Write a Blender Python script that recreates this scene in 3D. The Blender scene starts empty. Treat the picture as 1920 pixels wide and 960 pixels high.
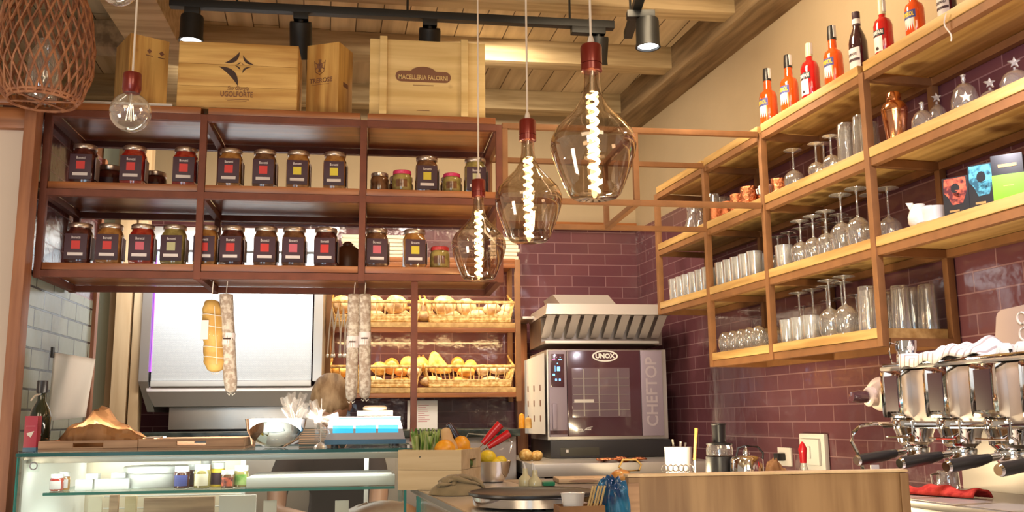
import bpy, bmesh, math, random
from mathutils import Vector, Matrix
from math import sin, cos, pi, radians, atan2
random.seed(11)
S = bpy.context.scene
COL = S.collection
# ---------------------------------------------------------------- camera
YAW, PIT, ROL, FOC = radians(8.333), radians(9.727), radians(0.5616), 1776.64
WA = radians(-5.832)                 # direction of the right-hand wall
CZ = 1.25
_f = Vector((sin(YAW)*cos(PIT), cos(YAW)*cos(PIT), sin(PIT)))
_r = Vector((cos(YAW), -sin(YAW), 0)); _u = _r.cross(_f)
CR = cos(ROL)*_r - sin(ROL)*_u; CU = sin(ROL)*_r + cos(ROL)*_u
CAM = Vector((0, 0, CZ))
cd = bpy.data.cameras.new('camera'); cam = bpy.data.objects.new('camera', cd); COL.objects.link(cam)
cd.sensor_width = 36; cd.lens = FOC/1920*36; cd.clip_start = 0.02
cam.matrix_world = Matrix(((CR.x, CU.x, -_f.x, 0), (CR.y, CU.y, -_f.y, 0), (CR.z, CU.z, -_f.z, CZ), (0, 0, 0, 1)))
S.camera = cam
# ---------------------------------------------------------------- look, world, lamps
S.view_settings.view_transform = 'Standard'
try: S.view_settings.look = 'None'
except Exception: pass
S.view_settings.gamma = 1.0; S.view_settings.use_curve_mapping = False
S.view_settings.exposure = -0.06
S.cycles.max_bounces = 10; S.cycles.transparent_max_bounces = 28
S.cycles.diffuse_bounces = 3; S.cycles.glossy_bounces = 3; S.cycles.transmission_bounces = 6
S.cycles.caustics_reflective = False; S.cycles.caustics_refractive = False
S.cycles.sample_clamp_indirect = 4.0
W = bpy.data.worlds.new('room_air'); S.world = W; W.use_nodes = True
W.node_tree.nodes['Background'].inputs[0].default_value = (1.0, 0.80, 0.60, 1)
W.node_tree.nodes['Background'].inputs[1].default_value = 0.42
def area(name, loc, target, size, energy, col=(1, .85, .65), sy=None):
    l = bpy.data.lights.new(name, 'AREA'); l.energy = energy; l.color = col; l.size = size
    if sy: l.shape = 'RECTANGLE'; l.size_y = sy
    o = bpy.data.objects.new(name, l); COL.objects.link(o); o.location = loc
    o.rotation_euler = (Vector(target)-Vector(loc)).to_track_quat('-Z', 'Y').to_euler()
    return o
def spot(name, loc, target, energy, ang=80, col=(1, .86, .68), blend=.7, rad=.04):
    l = bpy.data.lights.new(name, 'SPOT'); l.energy = energy; l.color = col; l.spot_size = radians(ang); l.spot_blend = blend; l.shadow_soft_size = rad
    o = bpy.data.objects.new(name, l); COL.objects.link(o); o.location = loc
    o.rotation_euler = (Vector(target)-Vector(loc)).to_track_quat('-Z', 'Y').to_euler()
    return o
def point(name, loc, energy, col=(1, .7, .35), rad=.03):
    l = bpy.data.lights.new(name, 'POINT'); l.energy = energy; l.color = col; l.shadow_soft_size = rad
    o = bpy.data.objects.new(name, l); COL.objects.link(o); o.location = loc; return o
# added fill lights at ceiling height behind the camera, shop windows further back
area('dining_lamp_left', (-1.3, -0.6, 2.95), (-.4, 3.4, 1.6), 1.3, 27, (1, .76, .5))
area('dining_lamp_right', (0.6, -0.6, 2.95), (1.4, 3.6, 1.8), 1.1, 28, (1, .78, .52))
area('shop_window_left', (-2.2, -3.2, 1.9), (0, 3, 1.4), .5, 22, (.55, .8, 1), 1.6)
area('shop_window_right', (-0.9, -3.2, 1.9), (0, 3, 1.4), .5, 22, (.55, .8, 1), 1.6)
area('bar_work_lamp', (.95, 3.0, 3.0), (1.75, 3.4, 2.0), .35, 20, (1, .78, .5))
area('kitchen_lamp', (.5, 4.3, 3.0), (.6, 5.2, 1.4), .5, 26, (1, .84, .62))
area('machine_lamp', (1.30, 1.9, 2.25), (1.6, 2.05, 1.4), .12, 12, (.98, .9, 1))
area('doorway_lamp', (-.75, 4.45, 2.85), (-1.25, 5.1, 1.4), .3, 12, (1, .86, .66))  # added to brighten the door frame, no lamp known there
# added lights imitate bounce from counter and bar top onto the shelf undersides
area('counter_bounce_left', (-.35, 3.1, 1.22), (-.35, 3.75, 2.4), 1.1, 13, (1, .86, .70), .2)
area('bar_top_lamp_near', (.98, 2.7, 1.062), (1.75, 2.75, 2.3), .22, 19, (1, .80, .48))  # unseen lights added behind the panel to brighten the bar shelves
area('bar_top_lamp_far', (1.12, 3.65, 1.0), (1.80, 3.75, 2.3), .22, 15, (1, .80, .48))
area('low_lamp_right', (.78, .9, .85), (1.8, 3.3, 2.3), .4, 8, (1, .80, .52))  # unseen low fill added for the right shelves
area('low_lamp_left', (-2.4, 1.2, .9), (-.3, 3.7, 2.1), .7, 24, (1, .80, .60))  # unseen low fill added for the left shelves

# ---------------------------------------------------------------- picture <-> place helpers
def ray(px, py): return _f + (px-960)/FOC*CR - (py-480)/FOC*CU
def PY(px, py, Y): d = ray(px, py); return CAM + d*(Y/d.y)
def PZ(px, py, z): d = ray(px, py); return CAM + d*((z-CZ)/d.z)
NW = Vector((cos(WA), -sin(WA), 0)); TW = Vector((sin(WA), cos(WA), 0)); RWZ = -WA
def PR(px, py, dd): d = ray(px, py); return CAM + d*(dd/d.dot(NW))
def UZ(px, py, dd): p = PR(px, py, dd); return p.dot(TW), p.z
def RW(d, u, z): return NW*d + TW*u + Vector((0, 0, z))

# ---------------------------------------------------------------- materials
def newmat(name):
    m = bpy.data.materials.new(name); m.use_nodes = True; nt = m.node_tree
    return m, nt, nt.nodes['Principled BSDF'], nt.nodes['Material Output']
def P(name, col, rough=.5, metal=0, emis=None, es=0, bump=0, bs=60, var=0, vs=12, coat=0, trans=0, sheen=0):
    m, nt, b, out = newmat(name)
    b.inputs['Base Color'].default_value = (*col, 1); b.inputs['Roughness'].default_value = rough; b.inputs['Metallic'].default_value = metal
    b.inputs['Coat Weight'].default_value = coat; b.inputs['Transmission Weight'].default_value = trans
    if sheen: b.inputs['Sheen Weight'].default_value = sheen
    if emis: b.inputs['Emission Color'].default_value = (*emis, 1); b.inputs['Emission Strength'].default_value = es
    if bump or var:
        tc = nt.nodes.new('ShaderNodeTexCoord'); n = nt.nodes.new('ShaderNodeTexNoise'); nt.links.new(tc.outputs['Object'], n.inputs['Vector'])
        n.inputs['Scale'].default_value = bs if bump else vs; n.inputs['Detail'].default_value = 4
        if bump:
            bu = nt.nodes.new('ShaderNodeBump'); bu.inputs['Strength'].default_value = bump; bu.inputs['Distance'].default_value = .01
            nt.links.new(n.outputs['Fac'], bu.inputs['Height']); nt.links.new(bu.outputs['Normal'], b.inputs['Normal'])
        if var:
            n2 = nt.nodes.new('ShaderNodeTexNoise'); n2.inputs['Scale'].default_value = vs; n2.inputs['Detail'].default_value = 5; nt.links.new(tc.outputs['Object'], n2.inputs['Vector'])
            r = nt.nodes.new('ShaderNodeValToRGB'); r.color_ramp.elements[0].position = .35; r.color_ramp.elements[1].position = .65
            r.color_ramp.elements[0].color = (*[c*(1-var) for c in col], 1); r.color_ramp.elements[1].color = (*[min(1, c*(1+var)) for c in col], 1)
            nt.links.new(n2.outputs['Fac'], r.inputs['Fac']); nt.links.new(r.outputs['Color'], b.inputs['Base Color'])
    return m
def two(name, c1, c2, scale=20, lo=.4, hi=.6, rough=.5, stretch=(1, 1, 1), bump=.1, metal=0, coat=0, detail=5):
    m, nt, b, out = newmat(name); tc = nt.nodes.new('ShaderNodeTexCoord'); mp = nt.nodes.new('ShaderNodeMapping')
    mp.inputs['Scale'].default_value = stretch; n = nt.nodes.new('ShaderNodeTexNoise'); n.inputs['Scale'].default_value = scale; n.inputs['Detail'].default_value = detail
    r = nt.nodes.new('ShaderNodeValToRGB'); r.color_ramp.elements[0].position = lo; r.color_ramp.elements[1].position = hi
    r.color_ramp.elements[0].color = (*c1, 1); r.color_ramp.elements[1].color = (*c2, 1)
    L = nt.links.new; L(tc.outputs['Object'], mp.inputs[0]); L(mp.outputs[0], n.inputs['Vector']); L(n.outputs['Fac'], r.inputs[0]); L(r.outputs[0], b.inputs['Base Color'])
    if bump:
        bu = nt.nodes.new('ShaderNodeBump'); bu.inputs['Strength'].default_value = bump; bu.inputs['Distance'].default_value = .005
        L(n.outputs['Fac'], bu.inputs['Height']); L(bu.outputs['Normal'], b.inputs['Normal'])
    b.inputs['Roughness'].default_value = rough; b.inputs['Metallic'].default_value = metal; b.inputs['Coat Weight'].default_value = coat
    return m
def wood(name, c1, c2, axis='x', rough=.5, scale=9, coat=0, knots=False):
    st = {'x': (.12, 1.6, 1.6), 'y': (1.6, .12, 1.6), 'z': (1.6, 1.6, .12)}[axis]
    m = two(name, c1, c2, scale*2.6, .38, .62, rough, st, .15, 0, coat, 8)
    if knots:
        nt = m.node_tree; b = nt.nodes['Principled BSDF']; r = [n for n in nt.nodes if n.type == 'VALTORGB'][0]
        tc = [n for n in nt.nodes if n.type == 'TEX_COORD'][0]
        v = nt.nodes.new('ShaderNodeTexVoronoi'); v.inputs['Scale'].default_value = 7; nt.links.new(tc.outputs['Object'], v.inputs['Vector'])
        k = nt.nodes.new('ShaderNodeValToRGB'); k.color_ramp.elements[0].position = .05; k.color_ramp.elements[1].position = .13
        k.color_ramp.elements[0].color = (.35, .16, .06, 1); k.color_ramp.elements[1].color = (1, 1, 1, 1)
        mx = nt.nodes.new('ShaderNodeMix'); mx.data_type = 'RGBA'; mx.blend_type = 'MULTIPLY'; mx.inputs[0].default_value = .8
        nt.links.new(v.outputs['Distance'], k.inputs[0]); nt.links.new(r.outputs[0], mx.inputs[6]); nt.links.new(k.outputs[0], mx.inputs[7]); nt.links.new(mx.outputs[2], b.inputs['Base Color'])
    return m
def bricks(name, c1, c2, mortar, bw, bh, ms, mode, rough=.15, offs=.5, coat=0, wav=.25, rot=0, wavs=9, freq=2, sat=None):
    """mode 'wall': rows stacked in z; 'flat': lies in x/y"""
    m, nt, b, out = newmat(name); L = nt.links.new; tc = nt.nodes.new('ShaderNodeTexCoord')
    mp = nt.nodes.new('ShaderNodeMapping'); mp.inputs['Rotation'].default_value = (0, 0, rot); L(tc.outputs['Object'], mp.inputs[0])
    sp = nt.nodes.new('ShaderNodeSeparateXYZ'); L(mp.outputs[0], sp.inputs[0]); cb = nt.nodes.new('ShaderNodeCombineXYZ')
    if mode == 'wall':
        a = nt.nodes.new('ShaderNodeMath'); L(sp.outputs[0], a.inputs[0]); L(sp.outputs[1], a.inputs[1]); L(a.outputs[0], cb.inputs[0]); L(sp.outputs[2], cb.inputs[1])
    else: L(sp.outputs[0], cb.inputs[0]); L(sp.outputs[1], cb.inputs[1])
    br = nt.nodes.new('ShaderNodeTexBrick'); L(cb.outputs[0], br.inputs['Vector']); br.inputs['Scale'].default_value = 1
    br.inputs['Color1'].default_value = (*c1, 1); br.inputs['Color2'].default_value = (*c2, 1); br.inputs['Mortar'].default_value = (*mortar, 1)
    br.inputs['Mortar Size'].default_value = ms; br.inputs['Mortar Smooth'].default_value = .2; br.inputs['Brick Width'].default_value = bw; br.inputs['Row Height'].default_value = bh
    br.offset = offs; br.offset_frequency = freq
    n = nt.nodes.new('ShaderNodeTexNoise'); n.inputs['Scale'].default_value = wavs; n.inputs['Detail'].default_value = 3; L(tc.outputs['Object'], n.inputs['Vector'])
    if mode == 'wood':
        pass
    b1 = nt.nodes.new('ShaderNodeBump'); b1.inputs['Strength'].default_value = .6; b1.inputs['Distance'].default_value = .004; b1.invert = True; L(br.outputs['Fac'], b1.inputs['Height'])
    b2 = nt.nodes.new('ShaderNodeBump'); b2.inputs['Strength'].default_value = wav; b2.inputs['Distance'].default_value = .02; L(n.outputs['Fac'], b2.inputs['Height']); L(b1.outputs[0], b2.inputs['Normal']); L(b2.outputs[0], b.inputs['Normal'])
    if sat:   # grain along the board
        g = nt.nodes.new('ShaderNodeTexNoise'); g.inputs['Scale'].default_value = 1; g.inputs['Detail'].default_value = 7
        m2 = nt.nodes.new('ShaderNodeMapping'); m2.inputs['Scale'].default_value = sat; L(mp.outputs[0], m2.inputs[0]); L(m2.outputs[0], g.inputs['Vector'])
        rr = nt.nodes.new('ShaderNodeValToRGB'); rr.color_ramp.elements[0].position = .3; rr.color_ramp.elements[1].position = .7
        rr.color_ramp.elements[0].color = (.6, .55, .5, 1); rr.color_ramp.elements[1].color = (1, 1, 1, 1); L(g.outputs['Fac'], rr.inputs[0])
        mx = nt.nodes.new('ShaderNodeMix'); mx.data_type = 'RGBA'; mx.blend_type = 'MULTIPLY'; mx.inputs[0].default_value = 1
        L(br.outputs['Color'], mx.inputs[6]); L(rr.outputs[0], mx.inputs[7]); L(mx.outputs[2], b.inputs['Base Color'])
    else: L(br.outputs['Color'], b.inputs['Base Color'])
    b.inputs['Roughness'].default_value = rough; b.inputs['Coat Weight'].default_value = coat
    return m
def glass(name, tint=(1, 1, 1), base=.05, edge=.75, power=3, rough=.02, gcol=(1, 1, 1), milk=0):
    m = bpy.data.materials.new(name); m.use_nodes = True; nt = m.node_tree; nt.nodes.clear(); L = nt.links.new
    out = nt.nodes.new('ShaderNodeOutputMaterial'); tr = nt.nodes.new('ShaderNodeBsdfTransparent'); gl = nt.nodes.new('ShaderNodeBsdfGlossy'); mx = nt.nodes.new('ShaderNodeMixShader')
    lw = nt.nodes.new('ShaderNodeLayerWeight'); lw.inputs['Blend'].default_value = .5
    pw = nt.nodes.new('ShaderNodeMath'); pw.operation = 'POWER'; pw.inputs[1].default_value = power; L(lw.outputs['Facing'], pw.inputs[0])
    ma = nt.nodes.new('ShaderNodeMath'); ma.operation = 'MULTIPLY_ADD'; ma.inputs[1].default_value = edge-base; ma.inputs[2].default_value = base; L(pw.outputs[0], ma.inputs[0])
    tr.inputs[0].default_value = (*tint, 1); gl.inputs['Color'].default_value = (*gcol, 1); gl.inputs['Roughness'].default_value = rough
    L(ma.outputs[0], mx.inputs[0])
    if milk:
        df = nt.nodes.new('ShaderNodeBsdfDiffuse'); df.inputs[0].default_value = (*gcol, 1); m3 = nt.nodes.new('ShaderNodeMixShader'); m3.inputs[0].default_value = milk
        L(tr.outputs[0], m3.inputs[1]); L(df.outputs[0], m3.inputs[2]); L(m3.outputs[0], mx.inputs[1])
    else: L(tr.outputs[0], mx.inputs[1])
    L(gl.outputs[0], mx.inputs[2]); L(mx.outputs[0], out.inputs[0]); return m
M = {}
M['plaster'] = P('cream_plaster', (.50, .385, .245), .9, bump=.15, bs=25, var=.04, vs=3)
M['white_plaster'] = P('white_plaster', (.68, .58, .50), .9, var=.03, vs=2)
M['floor'] = bricks('floor_tiles', (.20, .15, .11), (.24, .18, .13), (.1, .08, .06), .6, .6, .006, 'flat', .5, 0)
M['tile'] = bricks('plum_brick_tiles', (.135, .048, .062), (.165, .060, .072), (.30, .16, .17), .21, .068, .0028, 'wall', .16, .5, .3, .35)  # lens-flare plum is mixed into the dark slate tile colour
M['tile_pale'] = bricks('grey_green_brick_tiles', (.27, .31, .26), (.34, .37, .31), (.04, .045, .04), .19, .072, .0042, 'wall', .2, .5, 0, .2)  # pale tone paints a bright reflection on dark glossy tile
M['ceil'] = bricks('ceiling_boards', (.84, .68, .44), (.62, .49, .31), (.14, .09, .05), 2.3, .125, .003, 'flat', .7, .37, 0, .1, rot=radians(90-3), sat=(1.2, 14, 1))
M['joist'] = wood('pale_joist_wood', (.34, .24, .12), (.52, .39, .22), 'x', .7, 7)
M['beam'] = wood('dark_beam_wood', (.15, .095, .048), (.32, .22, .12), 'y', .75, 5, knots=False)
M['oak'] = wood('golden_oak_plank', (.42, .235, .075), (.62, .39, .145), 'y', .45, 8)
M['oakx'] = wood('brown_oak_plank', (.235, .075, .022), (.37, .135, .042), 'x', .28, 8)
M['rust'] = P('rust_brown_steel', (.15, .042, .022), .6, .1, var=.12, vs=18)  # brown frame steel, reddened in colour for the lens flare
M['rust2'] = P('warm_brown_steel', (.25, .110, .040), .6, .1, var=.1, vs=18)
M['frame_wood'] = wood('reddish_frame_wood', (.26, .10, .048), (.38, .16, .075), 'z', .5, 8)
M['pine'] = wood('yellow_pine', (.46, .235, .055), (.74, .48, .16), 'x', .55, 6, knots=True)
M['pinez'] = wood('upright_pine', (.42, .20, .045), (.70, .43, .13), 'z', .55, 7, knots=True)
M['pale_pine'] = wood('pale_pine', (.54, .36, .13), (.74, .55, .26), 'x', .6, 4, knots=True)
M['crate'] = wood('bare_crate_wood', (.60, .45, .25), (.70, .55, .33), 'x', .65, 8)
M['door_wood'] = wood('blond_door_wood', (.66, .46, .26), (.80, .60, .37), 'z', .5, 5)
M['tray_wood'] = wood('brown_tray_wood', (.33, .19, .11), (.52, .32, .19), 'x', .6, 12)
M['panel_wood'] = wood('veneer_panel_wood', (.22, .12, .055), (.38, .235, .115), 'z', .5, 5)
M['ink'] = P('dark_ink', (.055, .03, .025), .8)
M['ink2'] = P('brown_ink', (.20, .09, .05), .8)
M['black'] = P('black_metal', (.006, .006, .006), .5)
M['black_plastic'] = P('black_plastic', (.02, .018, .02), .35)
M['steel'] = P('brushed_steel', (.66, .62, .57), .34, .75, bump=.03, bs=200)
M['steel_dark'] = P('dull_steel', (.40, .36, .33), .35, 1)
M['chrome'] = P('chrome', (.85, .85, .86), .05, 1)
M['white'] = P('white_enamel', (.80, .79, .76), .3)
M['paper'] = P('white_paper', (.80, .75, .70), .8)
M['paper2'] = P('cream_paper', (.82, .72, .55), .8)
M['kraft'] = two('crumpled_kraft_paper', (.24, .11, .04), (.40, .20, .08), 9, rough=.7, bump=.5)
M['clear'] = glass('clear_glass', (.96, .96, .95), .15, .95, 1.6, .04, milk=.09)
M['cutglass'] = glass('ribbed_glass', (.93, .93, .91), .22, .95, 1.5, .08, milk=.24)
M['footglass'] = glass('bright_glass_foot', (.93, .93, .92), .28, .95, 1.2, .06, milk=.34)
M['smoke'] = glass('smoky_amber_glass', (.68, .60, .52), .15, .85, 2.0, .03, (1, .93, .85))
M['pane'] = glass('counter_pane', (.95, .98, .96), .05, .7, 3, .01)
M['teal_edge'] = P('teal_glass_edge', (.02, .26, .24), .15, coat=.5)
M['teal_dark'] = P('dark_teal_glass_edge', (.01, .10, .10), .15, coat=.5)
M['cord'] = P('white_fabric_cord', (.75, .66, .58), .8)
M['socket_red'] = P('dark_red_metal', (.20, .018, .012), .3, .4, coat=.4)
M['filament'] = P('glowing_filament', (1, .8, .4), .5, emis=(1, .72, .34), es=26)
M['filament_dim'] = P('thin_filament', (1, .9, .7), .5, emis=(1, .85, .6), es=2)
M['lamp_face'] = P('lamp_face', (1, 1, 1), .5, emis=(.9, .95, 1), es=9)
M['lid'] = P('tin_lid', (.55, .46, .40), .28, .9)
M['lid_red'] = P('red_lid', (.42, .03, .03), .35)
M['lid_pink'] = P('pink_lid', (.55, .03, .12), .35)
for k, c1, c2 in (('c_dark', (.05, .012, .010), (.11, .025, .018)), ('c_red', (.28, .012, .010), (.40, .05, .02)), ('c_amber', (.30, .12, .03), (.45, .22, .06)), ('c_green', (.22, .17, .05), (.36, .28, .09)), ('c_brown', (.11, .045, .02), (.20, .09, .04))):
    M[k] = two('preserve_'+k[2:], c1, c2, 34, rough=.12, coat=.6, bump=.25)
M['lab'] = P('plum_label', (.045, .014, .026), .5)
M['lab_red'] = P('red_label_patch', (.52, .03, .025), .5)
M['lab_yel'] = P('yellow_label_patch', (.58, .47, .03), .5)
M['lab_pale'] = P('pale_green_label_patch', (.42, .40, .22), .5)
M['lab_pink'] = P('pink_label_patch', (.52, .10, .14), .5)
M['lab_w'] = P('white_label_strip', (.72, .66, .66), .6)
M['grey_side'] = P('grey_label_side', (.36, .30, .32), .6)
M['wicker'] = two('golden_wicker', (.50, .29, .08), (.82, .58, .26), 50, rough=.6, bump=.3)
M['rattan'] = two('brown_rattan', (.26, .10, .05), (.42, .18, .085), 30, rough=.55, bump=.2)
M['crust'] = two('floury_crust', (.50, .33, .17), (.80, .68, .50), 22, rough=.85, bump=.6)
M['golden'] = two('golden_crust', (.62, .30, .06), (.82, .52, .16), 18, rough=.5, bump=.3)
M['brioche'] = two('glazed_crust', (.50, .17, .035), (.74, .36, .09), 14, rough=.3, bump=.2, coat=.4)
M['focaccia'] = two('focaccia_crust', (.55, .28, .05), (.86, .60, .22), 40, rough=.5, bump=.8)
M['salami'] = two('mould_dusted_salami', (.34, .26, .20), (.60, .54, .46), 70, rough=.85, bump=.6)
M['provolone'] = two('netted_cured_casing', (.52, .30, .07), (.72, .46, .14), 12, rough=.5, bump=.3)
M['string'] = P('white_string', (.75, .70, .62), .8)
M['copper'] = P('polished_copper', (.90, .42, .22), .12, 1)
M['copper_h'] = P('hammered_copper', (.80, .30, .14), .16, 1, bump=.9, bs=110)
M['aperol'] = P('orange_spirit', (.80, .085, .008), .08, coat=.8, emis=(1, .1, .01), es=.0)
M['campari'] = P('red_spirit', (.50, .010, .012), .08, coat=.8)
M['vermouth'] = P('dark_spirit', (.035, .010, .014), .08, coat=.8)
M['blue_label'] = P('blue_label', (.06, .07, .26), .5)
M['yellow_ink'] = P('yellow_ink', (.85, .55, .03), .5)
M['orange_ink'] = P('orange_label_edge', (.8, .35, .08), .5)
M['capsule'] = P('clear_neck_wrap', (.62, .60, .42), .4)
M['cloth_tan'] = P('tan_cloth', (.25, .19, .10), .9, var=.12, vs=30, sheen=.2)
M['cloth_white'] = P('white_cloth', (.86, .84, .82), .9)
M['stripe'] = P('grey_stripe', (.42, .36, .36), .9)
M['red_cloth'] = two('red_cleaning_cloth', (.50, .02, .015), (.72, .06, .04), 60, rough=.9, bump=.5)
M['orange'] = two('orange_peel', (.80, .32, .012), (.86, .40, .03), 60, rough=.4, bump=.2)
M['lemon'] = P('lemon_peel', (.80, .58, .03), .4, bump=.2, bs=90)
M['leaf'] = two('leek_green', (.10, .22, .03), (.42, .54, .18), 25, rough=.5)
M['fennel'] = two('fennel_white_green', (.35, .45, .14), (.75, .74, .50), 9, rough=.5, stretch=(1, 1, .4))
M['squash'] = two('butternut_skin', (.58, .36, .15), (.72, .50, .25), 9, rough=.5)
M['aubergine'] = P('aubergine_skin', (.018, .008, .020), .2, coat=.5)
M['avocado'] = P('green_avocado_skin', (.05, .11, .015), .4, bump=.3)
M['red_plastic'] = P('red_plastic', (.62, .012, .02), .25, coat=.4)
M['scale_body'] = P('grey_scale_body', (.36, .36, .40), .4)
M['scale_blue'] = P('blue_scale_base', (.05, .13, .22), .4)
M['lcd'] = P('lit_blue_display', (.02, .3, .5), .3, emis=(.04, .55, .85), es=.9)
M['lcd2'] = P('lit_display_icons', (.2, .6, 1), .3, emis=(.15, .45, 1), es=2.2)
M['lcd_pink'] = P('lit_display_red_icons', (.8, .2, .5), .3, emis=(.8, .15, .4), es=1.0)
M['oven_black'] = P('dark_oven_glass', (.075, .030, .040), .12, coat=.5)
M['oven_window'] = P('smoked_oven_window', (.15, .10, .12), .10, coat=.8)  # lightened base colour stands in for glare on the glass
M['oven_grey'] = P('lilac_grey_panel', (.30, .24, .29), .35, .2)
M['oven_text'] = P('grey_raised_lettering', (.40, .33, .35), .3)
M['hoodsteel'] = P('hood_steel', (.70, .63, .59), .36, .6)
M['blind'] = bricks('woven_white_blind', (.80, .83, .85), (.74, .77, .80), (.62, .66, .70), .012, .006, .0006, 'wall', .8, .5, 0, .02)
M['wood_board'] = wood('light_board_wood', (.66, .44, .24), (.78, .56, .34), 'x', .5, 8)
M['marble'] = two('dark_green_marble', (.015, .025, .022), (.07, .09, .08), 14, rough=.2)
M['pale_green'] = P('pale_green_panel', (.50, .56, .44), .6)
M['ham'] = two('pink_ham', (.62, .30, .17), (.78, .50, .32), 8, rough=.4, bump=.1)
M['skin'] = P('skin', (.60, .34, .22), .5)
M['hair'] = two('light_brown_hair', (.24, .14, .065), (.50, .35, .20), 14, rough=.6, stretch=(2.2, .5, .8))
M['shirt'] = P('dark_shirt', (.05, .03, .03), .9)
M['glove'] = glass('clear_film', (.90, .88, .86), .12, .8, 2.0, .15, (.9, .87, .84), milk=.14)
M['bluebag'] = two('blue_plastic_bag', (.005, .045, .14), (.03, .22, .40), 22, rough=.2, bump=.6)
M['beige_board'] = P('beige_board', (.46, .34, .28), .6)
M['machine_white'] = P('cream_machine_enamel', (.62, .50, .44), .3)
M['violet'] = P('violet_tube_light', (.5, .2, .8), .5, emis=(.55, .16, .95), es=1.6)
M['ceramic'] = P('white_ceramic', (.82, .80, .77), .2, coat=.3)
M['oil'] = P('pale_oil', (.62, .57, .34), .1, coat=.5)
M['green_plastic'] = P('green_plastic', (.01, .22, .10), .35)
M['lime'] = P('lime_green_card', (.20, .52, .02), .5)
M['black_card'] = P('black_card', (.02, .022, .028), .35)
M['gold'] = P('gold_ink', (.55, .36, .14), .4, .5)
M['coral'] = two('coral_pattern', (.10, .02, .03), (.80, .17, .09), 60, rough=.4, bump=0)
M['cyan'] = two('cyan_pattern', (.02, .10, .16), (.15, .62, .85), 60, rough=.4, bump=0)
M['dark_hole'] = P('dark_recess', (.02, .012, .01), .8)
M['led'] = P('led_strip', (1, 1, 1), .5, emis=(.95, 1, .95), es=2)
M['magenta_box'] = P('crimson_carton', (.42, .02, .05), .45)
M['dark_bottle'] = P('dark_green_bottle', (.010, .016, .008), .08, coat=.8)
M['grill'] = P('dark_grille', (.05, .045, .03), .5)
M['brown_jar'] = P('brown_earthenware', (.14, .05, .02), .4)

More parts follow.
